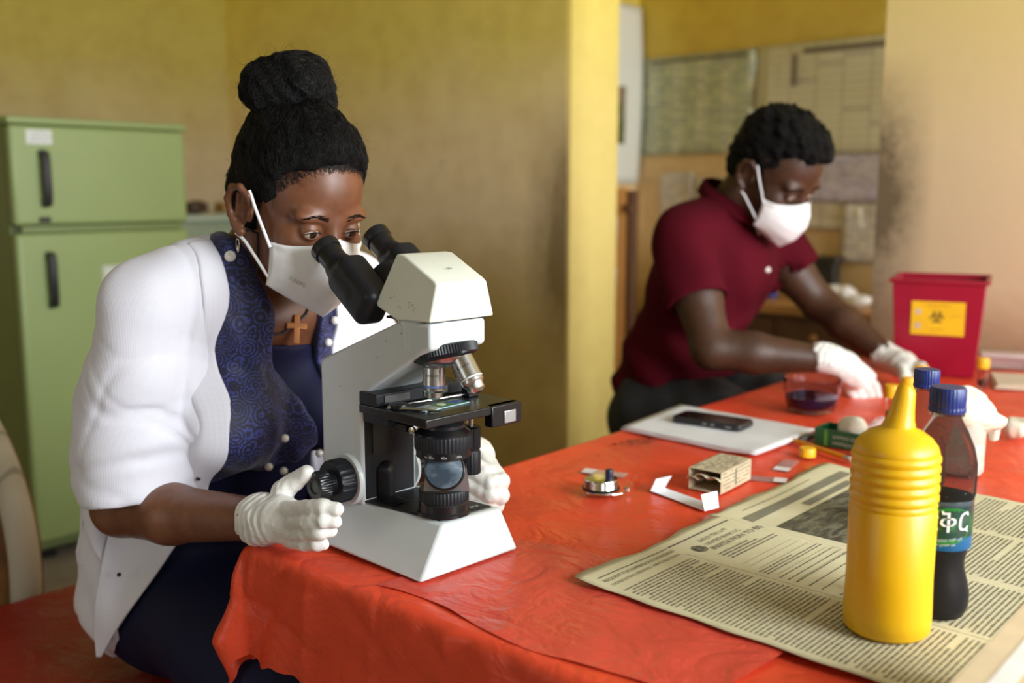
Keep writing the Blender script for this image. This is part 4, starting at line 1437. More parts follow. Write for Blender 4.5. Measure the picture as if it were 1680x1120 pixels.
def glove(name, parent, palm, fingers, cuff, seed, k=.007, h=.0016, mat=None, extra=None):
    """palm: list of (point, radius) blobs; fingers: list of (points, radii); cuff: (points, radii)"""
    F = Field()
    for i in range(len(palm) - 1):
        F.cap(palm[i][0], palm[i + 1][0], palm[i][1], palm[i + 1][1], .012)
    F.chain(cuff[0], cuff[1], .010)
    G = Field()
    for pts, rs in fingers:
        f = Field().chain(pts, rs, .003)
        F.fn(f, .0022)
    if extra: extra(F)
    c0 = np.array(cuff[0][0], np.float32); c1 = np.array(palm[-1][0], np.float32); ax = (c1 - c0) / np.linalg.norm(c1 - c0)
    def crease(P):
        s_ = (P - c0) @ ax
        return .0011 * np.sin(s_ * 560 + 2.0 * np.sin(P[:, 2] * 120 + P[:, 1] * 60)) * np.clip(1 - s_ / .055, 0, 1)
    F.disp(lambda P: waves(P, seed, 7, 210, .0007) + waves(P, seed + 9, 5, 420, .0003) + crease(P))
    allp = np.array([p for p, r in palm] + [p for f in fingers for p in f[0]] + list(cuff[0]))
    lo, hi = allp.min(0) - .032, allp.max(0) + .032
    o = sdf_obj(name, F, lo, hi, h, mat or LATEX, parent, DESK)
    return o
# ------------------------------------------------------------------ seated microscope user
YC = .080
woman = empty('person', DESK @ Matrix.Translation((-.66, YC, -.75)), 'person in white cardigan and face mask bending over the microscope eyepieces', 'person')
HW = HeadFrame((-.3475, .0785, .4270), 0.0, math.radians(22))
lean = math.radians(22)
RT = np.array([[math.cos(lean), 0, math.sin(lean)], [0, 1, 0], [-math.sin(lean), 0, math.cos(lean)]])


SH_R, EL_R, WR_R = (-.468, -.080, .285), (-.528, -.114, .002), DP(432, 852, -.050)
SH_L, EL_L, WR_L = (-.468, .248, .285), (-.47, .305, .03), (-.215, .262, .055)


def torso(F, g=0.0, arms=True):
    F.ell((-.655, YC, -.20), (.135 + g, .175 + g, .135 + g), .05, RT)
    F.ell((-.600, YC, -.02), (.112 + g, .148 + g, .16 + g), .05, RT)
    F.ell((-.515, YC, .165), (.105 + g, .152 + g, .16 + g), .05, RT)
    for s in (-1, 1):
        F.ell((-.430, YC + .068 * s, .125), (.058 + g, .066 + g, .062 + g), .03, RT)
        F.cap((-.455, YC + .03 * s, .325), (-.468, YC + .160 * s, .292), .058 + g, .055 + g, .03)
    F.ell((-.445, YC, .275), (.070 + g, .12 + g, .06 + g), .03, RT)
    return F


def body_field():
    F = torso(Field())
    F.chain([(-.462, YC, .325), (-.425, YC, .375), (-.400, YC, .42)], [.060, .051, .050], .02)
    F.chain([SH_R, EL_R], [.050, .041], .02)
    F.chain([EL_R, tuple(np.array(EL_R) * .62 + np.array(WR_R) * .38 + (0, -.002, -.004)), WR_R], [.042, .040, .0265], .015)
    F.chain([WR_R, DP(462, 850, -.047)], [.0265, .026], .01)
    F.chain([SH_L, EL_L, WR_L, (-.17, .238, .075)], [.050, .041, .027, .026], .015)
    for s, y in ((-1, .015), (1, .165)):
        F.chain([(-.66, y, -.22), (-.30, y, -.215), (-.27, y, -.24)], [.088, .066, .062], .03)
        F.chain([(-.27, y, -.24), (-.31, y, -.66)], [.058, .036], .02)
        F.cap((-.31, y, -.695), (-.19, y, -.712), .034, .026, .02)
    add_head(F, HW)
    return F


FB = body_field()
hl = np.array(HW.c) - .135; hh = np.array(HW.c) + .155
body = sdf_obj('body', FB, (-.84, -.22, -.752), (-.13, .40, .60), .0065, SKIN_W, woman, DESK,
               fine=[(hl, hh, .0023), ((-.60, -.20, -.06), (-.23, -.0, .10), .004), ((-.54, -.04, .18), (-.33, .2, .30), .004)])
eyes(HW, body, (14, 0, 0))
lashes_brows(HW, body, FB)

# --- hair
def hair_field_w():
    F = Field()
    k = .01
    F.ell(HW(-.014, 0, .052), (.103, .0815, .097), .01, HW.R)
    F.ell(HW(-.055, 0, .0), (.062, .070, .075), .02, HW.R)
    F.ell(HW(.027, 0, .076), (.0505, .060, .046), .02, HW.R)
    F.cap(HW(-.058, 0, .112), HW(-.064, 0, .138), .046, .042, .02)
    # hairline: forehead plane, temples, ears, nape
    n = HW.R @ np.array([.088, 0, -.054]); F.half(HW(.0715, 0, .086), n, .004)
    n = HW.R @ np.array([-.25, 0, -1.0]); F.half(HW(-.05, 0, -.062), n, .01)
    for s in (-1, 1):
        F.ell(HW(.072, .052 * s, .050), (.036, .028, .030), .010, HW.R, 's')
        F.ell(HW(.0, .088 * s, -.012), (.024, .022, .032), .006, HW.R, 's')
    return F


F_cap = hair_field_w()
F_cap.disp(lambda P: waves(P, 5, 8, 330, .0011) + waves(P, 6, 6, 120, .0014))
BUN = HW(-.066, -.004, .164)
F_bun = Field().ell(HW(-.066, -.004, .147), (.055, .060, .040), .01, HW.R)
F_bun.ell(HW(-.062, .030, .138), (.036, .034, .030), .02, HW.R)
F_bun.ell(HW(-.070, -.032, .136), (.034, .032, .032), .02, HW.R)
F_bun.ell(HW(-.050, .0, .176), (.034, .034, .018), .02, HW.R)
F_bun.disp(lambda P: waves(P, 15, 8, 260, .0017) + waves(P, 16, 6, 90, .0030))
hair = sdf_obj('hair', F_cap, np.array(HW.c) - .15, np.array(HW.c) + .21, .0028, HAIR, woman, DESK)
bun = sdf_obj('hair_bun', F_bun, np.array(BUN) - .10, np.array(BUN) + .10, .0026, HAIR, hair, DESK)
vv = np.empty(len(hair.data.vertices) * 3, np.float32); hair.data.vertices.foreach_get('co', vv); vv = vv.reshape(-1, 3)
rs_ = np.random.RandomState(2)
sel = vv[rs_.choice(len(vv), 5200)]
strands(F_cap, sel, HW(-.062, 0, .125), hair, 'hair_strands', 6, .0055, .55, .00034, .0010, 3, curl=.35)
vb = np.empty(len(bun.data.vertices) * 3, np.float32); bun.data.vertices.foreach_get('co', vb); vb = vb.reshape(-1, 3)
strands(F_bun, vb[rs_.choice(len(vb), 3200)], None, bun, 'bun_strands', 6, .006, .9, .00034, .0012, 4, curl=.5)
strands(F_bun, vb[rs_.choice(len(vb), 420)], None, bun, 'flyaway_hairs', 6, .0035, 1.1, .00016, 0, 7, outward=.45)
strands(F_cap, sel[:420], None, hair, 'flyaway_hairs', 6, .0030, 1.1, .00016, 0, 8, outward=.38)
# hair grip in the bun
MB().tube([HW(-.040, -.012, .193), HW(-.026, .004, .1915)], .0011, 8).build('hair_grip', M('brass_grip', (.65, .48, .18), .3, 1.0), bun, DESK)
# baby hair softening the hairline
rs_ = np.random.RandomState(9)
hp_ = []
for i in range(700):
    a = rs_.uniform(-1, 1)
    hp_.append(HW(.0805 - .045 * abs(a) ** 1.6 - .012 * rs_.rand(), .071 * a, .078 - .058 * abs(a) ** 2.2 + .01 * rs_.rand()))
hp_ = np.array(hp_)
for _ in range(3):
    d_ = FB(hp_); g_ = np.stack([FB(hp_ + np.eye(3)[i] * .001) - FB(hp_ - np.eye(3)[i] * .001) for i in range(3)], 1) / .002
    hp_ = hp_ - g_ * d_[:, None]
strands(FB, hp_, HW(-.07, 0, .14), hair, 'hairline_strands', 5, .0035, .9, .00022, .0006, 12)

face_mask(HW, woman, FB)
mm = text_mesh('KN95', .0085, .0001, 'CENTER', 1.2)
def on_mask(co):
    # flat print laid on the near cheek panel of the mask
    p = Vector((.1035 - (co.x + .010) * -.55, -.047 - (-co.x) * -.62, -.070 + co.y + co.x * .05))
    return p
link_mesh('mask_print', mm, M('grey_ink', (.50, .50, .51), .7), woman, DESK @ HW.mat() @ axes(Vector((.0995, -.0505, -.066)), (.60, .55, -.18), (0.1, 0.05, 1)), smooth=False)

# --- ear ring, cord necklace, wooden cross
SILV = M('silver', (.78, .77, .74), .2, 1.0)
er = Vector(HW(-.001, -.0865, -.038))
up_ = Vector((0, 0, 1))
m = MB()
m.tube([er + Vector((.004 * math.sin(a_), 0, -.006 - .008 * math.cos(a_) * -1 - .008)) for a_ in np.linspace(0, 2 * math.pi, 18)[:-1]], .0006, 6, closed=True)
er_o = m.build('earring', SILV, woman, DESK)
MB().tube([er + Vector((0, 0, -.015)), er + Vector((.0005, 0, -.021)), er + Vector((0, 0, -.0245))], [.0006, .0018, .0004], 8).build('earring_drop', SILV, er_o, DESK)
CORD = M('black_cord', (.010, .009, .009), .6)
cpts = []
def surf(P, F, off=.0):
    P = np.array(P, float)
    for _ in range(12):
        d = F(P[None])[0] - off
        g = np.array([F((P + np.eye(3)[i] * .002)[None])[0] - F((P - np.eye(3)[i] * .002)[None])[0] for i in range(3)])
        P = P - g / max(np.linalg.norm(g), 1e-6) * d
    return P
for px, py, l in ((399, 375, .012), (392, 405, .006), (402, 440, .012), (412, 490, .022), (424, 530, .034), (445, 549, .050), (468, 549, .066), (490, 541, .080), (505, 515, .105), (515, 490, .120)):
    cpts.append(tuple(surf(DP(px, py, l), FB, .0022)))
MB().tube(cpts, .0019, 8).build('necklace_cord', CORD, woman, DESK)
XW = M('carved_wood', (.46, .17, .045), .4, var=.25, vs=60)
cp = surf(DP(500, 541, .085), FB, .0065)
cm_ = axes(Vector(cp), (.35, .82, -.1), (-.22, .22, .95))
m = MB().prism([(-.0045, -.026), (.0045, -.026), (.004, -.004), (.0145, -.005), (.0145, .0045), (.004, .004), (.0045, .016), (-.0045, .016), (-.004, .004), (-.0145, .0045), (-.0145, -.005), (-.004, -.004)], -.0025, .0025, 'xy')
m.build('cross_pendant', XW, woman, DESK @ cm_, bevel=.001)

# --- dress
t = NT('navy_dress_fabric')
t.set(Base_Color=t.ramp(t.noise(6, 4), [(0.3, (0.0035, 0.0045, 0.026)), (0.7, (0.006, 0.008, 0.040))]), Roughness=0.7, Specular_IOR_Level=.25)
t.bump(t.noise(500, 3), .15, .0008)
NAVY = t.m
F = torso(Field(), .006)
for y in (.015, .165):
    F.chain([(-.66, y, -.215), (-.31, y, -.205)], [.105, .090], .06)
    F.chain([(-.31, y, -.215), (-.30, y, -.5)], [.085, .10], .05)
F.ell((-.47, .09, -.20), (.20, .165, .085), .05)
F.half((-.372, YC, .237), (-.30, 0, 1), .006)
F.disp(lambda P: waves(P, 31, 5, 26, .0035, (0.3, .6, .8)))
F_dress = F
dress = sdf_obj('dress', F, (-.84, -.16, -.60), (-.14, .34, .36), .0065, NAVY, woman, DESK)

# --- lace shawl over the dress
def lace_mat():
    t = NT('navy_lace')
    v = t.new('ShaderNodeTexVoronoi', feature='F1'); v.inputs['Scale'].default_value = 40; v.inputs['Randomness'].default_value = 1.0
    t.l.new(t.co(), v.inputs['Vector'])
    ring = t.math('SINE', t.math('MULTIPLY', v.outputs['Distance'], 34.0))
    v2 = t.new('ShaderNodeTexVoronoi', feature='DISTANCE_TO_EDGE'); v2.inputs['Scale'].default_value = 190
    t.l.new(t.co(), v2.inputs['Vector'])
    knit = t.math('LESS_THAN', v2.outputs['Distance'], 0.16)
    k = t.math('MULTIPLY', t.math('ADD', t.math('MULTIPLY', t.math('GREATER_THAN', ring, 0.15), 0.85), 0.14), t.math('ADD', t.math('MULTIPLY', knit, .75), .25))
    k = t.math('MULTIPLY', k, t.ramp(t.noise(35, 3), [(.3, (.35,) * 3), (.6, (1,) * 3)]))
    t.set(Base_Color=t.mix(k, (0.003, 0.0035, 0.016), (0.040, 0.056, 0.27)), Roughness=.6, Sheen_Weight=.2)
    t.bump(k, .9, .004)
    return t.m


FRONT_X = [(-.45, -.80), (-.33, -.70), (-.2, -.66), (0, -.60), (.2, -.50), (.33, -.448), (.40, -.445), (.5, -.43)]
EDGE_R = [(-.42, -.125), (-.30, -.105), (-.15, -.075), (-.05, -.050), (.03, -.034), (.13, -.026), (.25, -.020), (.33, -.012), (.40, .002), (.46, .012)]
EDGE_L = [(-.42, .28), (-.05, .20), (.13, .165), (.30, .156), (.40, .148), (.46, .14)]
LACE = lace_mat()
def shawl(name, side):
    F = torso(Field(), .0125)
    F.ell((-.555, YC + .02, .03), (.135, .14, .12), .05, RT)
    def cut(P):
        z = P[:, 2]; y = P[:, 1]
        z = z + .006 * np.sin(y * 160)
        if side < 0:
            inner = piece(z, [(.02, .15), (.085, .125), (.13, .098), (.17, .078), (.24, .052), (.30, .040), (.375, .022), (.45, .015)]) + .003 * np.sin(z * 90)
            return np.maximum(y - inner, piece(z, EDGE_R) - .012 - y) * .8
        inner = piece(z, [(.02, .15), (.085, .13), (.17, .135), (.24, .128), (.375, .138), (.45, .14)])
        return np.maximum(inner - y, y - (piece(z, EDGE_L) + .012)) * .8
    F.fn(cut, .004, 'i')
    F.fn(lambda P: (.052 + .25 * (P[:, 1] - .09) + .010 * np.sin(P[:, 1] * 60)) - P[:, 2] , .004, 'i')
    F.half((-.50, YC, .1), (-1, 0, -.35), .004)
    F.disp(lambda P: waves(P, 41 + side, 6, 75, .0032, (.1, .9, .35)))
    return sdf_obj(name, F, (-.62, -.09, -.03), (-.30, .30, .41), .0034, LACE, woman, DESK)


sh1 = shawl('lace_shawl', -1)
sh2 = shawl('lace_shawl', 1)
PEARL = M('pearl', (.80, .77, .72), .15, 0, var=.03, coat=.8)
FSH = torso(Field(), .0125); FSH.ell((-.555, YC + .02, .03), (.135, .14, .12), .05, RT)
for px, py, l in ((408, 693, .03), (424, 745, .05), (469, 776, .08), (524, 743, .13), (556, 568, .15), (548, 525, .15)):
    p = surf(DP(px, py, l), FSH, .005)
    MB().lathe([(.0062 * math.sin(a_), -.0062 * math.cos(a_)) for a_ in np.linspace(0, math.pi, 13)], 18, Matrix.Translation(Vector(p)), cap=False).build('pearl', PEARL, sh1, DESK, sharp=0)

# --- cardigan
def knit_mat(name, rib, col=(0.76, 0.755, 0.84)):
    t = NT(name)
    w1 = t.new('ShaderNodeTexWave', wave_type='BANDS', bands_direction='Y'); w1.inputs['Scale'].default_value = rib; w1.inputs['Distortion'].default_value = 1.2; w1.inputs['Detail'].default_value = 2
    t.l.new(t.co(), w1.inputs['Vector'])
    w2 = t.new('ShaderNodeTexWave', wave_type='BANDS', bands_direction='Z'); w2.inputs['Scale'].default_value = rib * .8; w2.inputs['Distortion'].default_value = 1.5
    t.l.new(t.co(), w2.inputs['Vector'])
    h = t.math('ADD', t.math('MULTIPLY', w1.outputs['Fac'], .7), t.math('MULTIPLY', w2.outputs['Fac'], .4))
    h = t.math('ADD', h, t.math('MULTIPLY', t.noise(300, 4), .5))
    t.set(Base_Color=t.ramp(t.noise(5, 4), [(0.3, tuple(x * .95 for x in col)), (0.7, col)]), Roughness=.85, Sheen_Weight=.2, Specular_IOR_Level=.2)
    t.bump(h, .09, .0013)
    return t.m


KNIT = knit_mat('white_fine_knit', 130)
RIB = knit_mat('white_rib_knit', 52, (0.77, 0.765, 0.845))


def cardigan_shape(g):
    F = torso(Field(), .015 + g)
    F.ell((-.640, YC + .0, -.06), (.165 + g, .195 + g, .15 + g), .06, RT)
    F.ell((-.700, YC + .0, -.20), (.135 + g, .19 + g, .16 + g), .06, RT)
    F.ell((-.55, YC, .21), (.105 + g, .157 + g, .12 + g), .04, RT)
    F.ell((-.545, -.015, -.0), (.10 + g, .080 + g, .17 + g), .05, RT)
    return F


def front_open(P):
    z = P[:, 2]; y = P[:, 1]
    a = piece(z, EDGE_R); b = piece(z, EDGE_L)
    fr = P[:, 0] - piece(z, FRONT_X)
    return -np.minimum(np.minimum(y - a, b - y) * .85, fr)


def hemline(P):
    # back/side hem: lower at the front corner
    return (-.265 + piece(P[:, 0], [(-.90, .03), (-.78, .0), (-.68, -.055), (-.62, -.05), (-.5, .0)])) - P[:, 2]


SLV = [(-.470, -.068, .272), (-.487, -.083, .220), (-.500, -.096, .165), (-.505, -.106, .085), (-.500, -.106, .040)]
SLV_L = [(-.470, .240, .272), (-.475, .280, .165), (-.470, .30, .06)]
F = cardigan_shape(0)
F.fn(hemline, .006, 'i')
F.fn(lambda P: front_open(P), .005, 's')
F.chain(SLV, [.068, .071, .073, .077, .074], .03)
F.chain(SLV_L, [.070, .072, .068], .03)
# collar: open around the neck
F.cap((-.470, YC, .37), (-.37, YC, .47), .066, .082, .012, 's')
# wrinkles
def folds(P):
    w_ = waves(P, 51, 6, 34, .0036, (.5, .2, .8))
    sm_ = np.clip(1 - np.abs(P[:, 1] + .10) / .11, 0, 1)
    for n3, c3, a3, wd3 in (((.45, .1, .89), .005, .0018, .005), ((.62, .0, .78), -.135, .0022, .006), ((.40, .3, .86), -.092, .0035, .0045), ((.75, -.1, .65), -.215, .0045, .006), ((.85, .1, -.52), -.49, .004, .006), ((.80, -.3, .52), -.30, .004, .005)):
        n3 = np.array(n3, np.float32)
        s3 = P @ n3 - c3 + .010 * np.sin(P[:, 0] * 28 + P[:, 1] * 35 + c3 * 50)
        w_ = w_ + a3 * np.exp(-(s3 / wd3) ** 2) * sm_
    sl = np.clip(1 - np.abs(P[:, 1] + .12) / .08, 0, 1) * np.clip((.26 - P[:, 2]) / .08, 0, 1)
    # horizontal compression folds near the cuff and diagonal pulls from the shoulder
    w2 = .0038 * np.sin(P[:, 2] * 62 + P[:, 0] * 34 + 2.2 * np.sin(P[:, 0] * 19 + P[:, 1] * 10)) * sl
    w3 = -.0065 * np.exp(-((P[:, 2] - .075 - .25 * (P[:, 0] + .5)) / .010) ** 2) * np.clip(1 - np.abs(P[:, 1] + .13) / .09, 0, 1)
    seam = .003 * np.exp(-((P[:, 1] + .062 - .10 * (P[:, 2] - .25)) / .004) ** 2) * np.clip((P[:, 2] - .12) / .05, 0, 1)
    return w_ + w2 - w3 + seam
F.disp(folds)
# sleeve opening
F.fn(lambda P: np.maximum(P[:, 2] - (.018 + .16 * (P[:, 0] + .50)), np.maximum(np.abs(P[:, 1] + .116) - .090, np.abs(P[:, 0] + .50) - .11)), .004, 's', (-.64, -.24, -.12), (-.36, -.02, .06))
F.cap((-.500, -.106, .01), (-.500, -.104, .10), .059, .047, .004, 's')
F.cap((-.47, .30, .02), (-.47, .295, .08), .058, .05, .004, 's')
card = sdf_obj('cardigan', F, (-.90, -.26, -.40), (-.33, .40, .48), .0052, KNIT, woman, DESK)
# hanging front panel of the cardigan: a knitted sheet lying over the hip, laid on the dress
FD_, FCD = F_dress, F
def on_body(px, py):
    u = -(py - 560) / FPX; x = (px - 840) / FPX
    inv = DESK.inverted()
    o = np.array(inv @ Vector((0, 0, CAM_H))); d = np.array(inv.to_3x3() @ Vector((x, math.cos(PITCH) + u * math.sin(PITCH), -math.sin(PITCH) + u * math.cos(PITCH))))
    return o, d
rows = np.linspace(862, 1078, 26)
Rpx = np.interp(rows, [790, 850, 872, 935, 1000, 1045, 1078], [345, 322, 304, 262, 213, 184, 166])
Lpx = np.interp(rows, [790, 900, 1000, 1078], [200, 160, 150, 158])
NU = 18
O_, D_ = [], []
for r, a_, b_ in zip(rows, Lpx, Rpx):
    for i in range(NU + 1):
        o, d = on_body(a_ + (b_ - a_) * i / NU, r)
        O_.append(o); D_.append(d / np.linalg.norm(d))
O_, D_ = np.array(O_, np.float32), np.array(D_, np.float32)
T_ = np.full(len(O_), 1.0, np.float32)
for _ in range(60):
    P_ = O_ + D_ * T_[:, None]
    dd = np.minimum(FD_(P_), FCD(P_)) - .009
    T_ = np.minimum(T_ + np.clip(dd, -.02, .05) * .8, 1.75).astype(np.float32)
G_ = (O_ + D_ * T_[:, None]).reshape(len(rows), NU + 1, 3)
for _ in range(8):
    G2 = G_.copy()
    G2[1:-1, 1:-1] = (G_[:-2, 1:-1] + G_[2:, 1:-1] + G_[1:-1, :-2] + G_[1:-1, 2:]) / 4
    G2[1:-1, 0] = (G_[:-2, 0] + G_[2:, 0] + 2 * G_[1:-1, 1]) / 4
    G2[1:-1, -1] = (G_[:-2, -1] + G_[2:, -1]) / 2 * .5 + G_[1:-1, -1] * .5
    G_ = G2
V_ = [tuple(p) for p in G_.reshape(-1, 3)]
pn_ = MB().add(V_, [(j * (NU + 1) + i, j * (NU + 1) + i + 1, (j + 1) * (NU + 1) + i + 1, (j + 1) * (NU + 1) + i) for j in range(len(rows) - 1) for i in range(NU)]).build('front_panel', RIB, card, DESK, sharp=0)
sd_ = pn_.modifiers.new('thick', 'SOLIDIFY'); sd_.thickness = .005; sd_.offset = 0
ss_ = pn_.modifiers.new('smooth', 'SUBSURF'); ss_.levels = 1; ss_.render_levels = 1
# rib band along the opening
def band(name, edge, sgn, wd=.028):
    G = cardigan_shape(.0035)
    G.fn(lambda P: np.maximum(np.maximum(-front_open(P), front_open(P) - wd), (P[:, 1] - YC) * sgn), .003, 'i')
    G.half((-.5, YC, .0), (0, 0, -1), .003)
    G.half((-.445, YC, .36), (-1, 0, .12), .003)
    G.fn(lambda P: piece(P[:, 2], FRONT_X) - .034 - P[:, 0], .004, 'i')
    G.cap((-.470, YC, .37), (-.37, YC, .47), .064, .080, .006, 's')
    G.disp(lambda P: waves(P, 51, 6, 34, .0036, (.5, .2, .8)))
    return sdf_obj(name, G, (-.80, -.20, -.36), (-.30, .32, .45), .0036, RIB, card, DESK)
band('button_band', EDGE_R, 1)
band('button_band', EDGE_L, -1)
FC = cardigan_shape(.0035); FC.disp(lambda P: waves(P, 51, 6, 34, .0036, (.5, .2, .8)))
for px, py, l in ((356, 725, -.012), (210, 930, -.09)):
    p = surf(DP(px, py, l), FC, .0)
    MB().lathe([(.0, -.001), (.0032, -.001), (.0030, .0012), (0, .0014)], 14, look(p, (.8, -.55, .2))).build('buttonhole', M('dark_hole', (.01, .01, .012), .8), card, DESK)
p = surf(DP(371, 435, .004), FC, .002)
MB().lathe([(.0, -.002), (.0075, -.002), (.0080, .001), (.0065, .003), (.0045, .0024), (.004, .0040), (0, .0055)], 22, look(p, (.72, -.66, .25))).build('pearl_button', PEARL, card, DESK)
# pocket edge piping
pp = [surf(DP(px, py, l), FC, .0005) for px, py, l in ((118, 830, -.105), (122, 870, -.105), (132, 905, -.105), (148, 922, -.10), (158, 925, -.098))]
MB().tube([tuple(q) for q in pp], .0022, 8).build('pocket_edge', RIB, card, DESK)

# --- gloves
g_l = -.050
palm = [(DP(447, 850, -.048), .026), (DP(462, 848, -.047), .025), (DP(472, 852, -.046), .021), (DP(472, 870, -.045), .018)]
fing = [
    ([DP(470, 838, -.050), DP(500, 833, -.054), DP(530, 832, -.049), DP(553, 835, -.040)], [.0120, .0100, .0094, .0082]),
    ([DP(472, 857, -.050), DP(502, 856, -.058), DP(530, 854, -.053), DP(549, 855, -.042)], [.0110, .0094, .0089, .0080]),
    ([DP(474, 874, -.048), DP(500, 876, -.056), DP(526, 874, -.052), DP(542, 872, -.042)], [.0105, .0090, .0085, .0076]),
    ([DP(476, 886, -.044), DP(498, 893, -.050), DP(518, 893, -.047), DP(531, 891, -.040)], [.0098, .0084, .0078, .0070]),
    ([DP(450, 838, -.046), DP(463, 806, -.034), DP(484, 789, -.024), DP(504, 774, -.018)], [.0165, .0140, .0118, .0095]),
]
cuff = ([DP(428, 852, -.050), DP(436, 852, -.050), DP(447, 851, -.050)], [.0335, .0310, .0285])
glove('glove', woman, palm, fing, cuff, 3)
palm = [((-.195, .245, .070), .027), ((-.165, .238, .078), .026), ((-.150, .232, .082), .023)]
fing = [
    ([(-.150, .225, .098), DP(806, 775, .218), DP(796, 772, .200), (-.138, .180, .104)], [.0120, .0115, .0105, .0085]),
    ([(-.140, .232, .084), DP(822, 790, .218), DP(806, 792, .198), (-.130, .178, .086)], [.0122, .0118, .0110, .0088]),
    ([(-.142, .232, .066), DP(822, 812, .214), DP(806, 812, .196), (-.128, .178, .066)], [.0118, .0115, .0105, .0085]),
    ([(-.150, .232, .050), DP(814, 828, .214), DP(800, 826, .196), (-.138, .180, .052)], [.0105, .0105, .0098, .0078]),
    ([(-.195, .225, .082), (-.205, .205, .105), (-.200, .180, .112)], [.0160, .0130, .0100]),
]
cuff = ([(-.225, .262, .055), (-.205, .252, .064)], [.0300, .0280])
glove('glove', woman, palm, fing, cuff, 5)
# ------------------------------------------------------------------ seated technician in maroon
YM = 1.40
man = empty('person', DESK @ Matrix.Translation((-.66, YM, -.75)), 'person in maroon polo shirt and face mask working at the far table end', 'person')
HM = HeadFrame((-.388, 1.395, .490), math.radians(-4), math.radians(36), math.radians(4), 1.08)
lm2_ = math.radians(17)
RM = np.array([[math.cos(lm2_), 0, math.sin(lm2_)], [0, 1, 0], [-math.sin(lm2_), 0, math.cos(lm2_)]])
MSR, MER, MWR = (-.515, 1.225, .325), DP(1168, 572, 1.165), DP(1346, 588, 1.305)
MSL, MEL, MWL = (-.515, 1.575, .325), DP(1346, 500, 1.645), DP(1452, 583, 1.60)


def torso_m(F, g=0.0):
    F.ell((-.665, YM, -.16), (.125 + g, .165 + g, .13 + g), .05, RM)
    F.ell((-.625, YM, .04), (.110 + g, .150 + g, .17 + g), .05, RM)
    F.ell((-.560, YM, .23), (.115 + g, .175 + g, .16 + g), .05, RM)
    for s in (-1, 1):
        F.cap((-.520, YM + .03 * s, .375), (-.518, YM + .165 * s, .330), .062 + g, .062 + g, .03)
    F.ell((-.485, YM, .28), (.075 + g, .13 + g, .08 + g), .04, RM)
    return F


F = torso_m(Field())
F.chain([(-.515, YM, .375), (-.470, YM, .43), (-.440, YM - .002, .48)], [.068, .060, .060], .02)
F.chain([MSR, tuple((np.array(MSR) + MER) / 2), MER], [.058, .053, .044], .02)
F.chain([MER, tuple(np.array(MER) * .62 + np.array(MWR) * .38), MWR], [.046, .045, .029], .015)
F.chain([MSL, tuple((np.array(MSL) + MEL) / 2), MEL], [.058, .052, .044], .02)
F.chain([MEL, tuple(np.array(MEL) * .6 + np.array(MWL) * .4), MWL], [.045, .043, .029], .015)
F.cap(MWR, DP(1372, 598, 1.33), .029, .027, .01)
F.cap(MWL, DP(1470, 592, 1.59), .029, .026, .01)
for y in (1.30, 1.50):
    F.chain([(-.64, y, -.11), (-.44, y, -.12), (-.28, y, -.195)], [.092, .085, .066], .03)
    F.chain([(-.28, y, -.195), (-.32, y, -.66)], [.066, .040], .02)
    F.cap((-.32, y, -.693), (-.18, y, -.712), .036, .028, .02)
add_head(F, HM)
FBM = F
hl = np.array(HM.c) - .145; hh = np.array(HM.c) + .145
mbody = sdf_obj('body', F, (-.86, 1.08, -.752), (-.12, 1.74, .66), .0085, SKIN_M, man, DESK, fine=[(hl, hh, .0034)])
eyes(HM, mbody, (22, 0, 0))
lashes_brows(HM, mbody, FBM)
face_mask(HM, man, FBM)

Fh = Field()
Fh.ell(HM(-.014, 0, .050), np.array((.103, .079, .092)) * 1.08, .01, HM.R)
Fh.ell(HM(.018, 0, .090), np.array((.078, .064, .044)) * 1.08, .02, HM.R)
Fh.ell(HM(-.055, 0, .0), np.array((.058, .066, .075)) * 1.08, .02, HM.R)
n_ = HM.R @ np.array([.085, 0, -.080]); Fh.half(HM(.070, 0, .068), n_, .006)
n_ = HM.R @ np.array([-.2, 0, -1.0]); Fh.half(HM(-.05, 0, -.055), n_, .012)
for s in (-1, 1):
    Fh.ell(HM(.073, .054 * s, .050), np.array((.036, .030, .034)) * 1.08, .010, HM.R, 's')
    Fh.ell(HM(.0, .090 * s, -.010), np.array((.026, .024, .036)) * 1.08, .006, HM.R, 's')
Fh.disp(lambda P: waves(P, 25, 8, 260, .0042) + waves(P, 26, 8, 520, .0016))
mh = sdf_obj('hair', Fh, np.array(HM.c) - .16, np.array(HM.c) + .19, .0038, HAIR, man, DESK)

# polo shirt
t = NT('maroon_pique')
t.set(Base_Color=t.ramp(t.noise(7, 4), [(0.3, (0.060, 0.0022, 0.0070)), (0.7, (0.088, 0.0038, 0.0105))]), Roughness=.9, Specular_IOR_Level=.1)
t.bump(t.noise(420, 3), .2, .001)
MAROON = t.m
F = torso_m(Field(), .013)
F.ell((-.645, YM, .0), (.145, .175, .16), .05, RM)
SE = tuple(np.array(MSR) * .42 + np.array(MER) * .58); SEL = tuple(np.array(MSL) * .42 + np.array(MEL) * .58)
F.chain([MSR, SE], [.076, .070], .03)
F.chain([MSL, SEL], [.074, .068], .03)
dR = np.array(MER) - MSR; dL = np.array(MEL) - MSL
def cut_sleeve(F, a, b, pt):
    d = np.array(b) - np.array(a); d /= np.linalg.norm(d)
    p = np.array(a) + (np.array(b) - a) * .56
    lo = p - .12; hi = p + .12
    F.fn(lambda P: np.maximum(-((P - p) @ d), np.linalg.norm(P - p - d * .03, axis=1) - .105), .004, 's', lo, hi)
    F.cap(tuple(p - d * .03), tuple(p + d * .05), .060, .060, .003, 's')
F.cap((-.505, YM, .43), (-.41, YM, .55), .066, .085, .008, 's')
F.fn(lambda P: -.055 + .30 * (P[:, 0] + .70) - P[:, 2], .006, 'i')
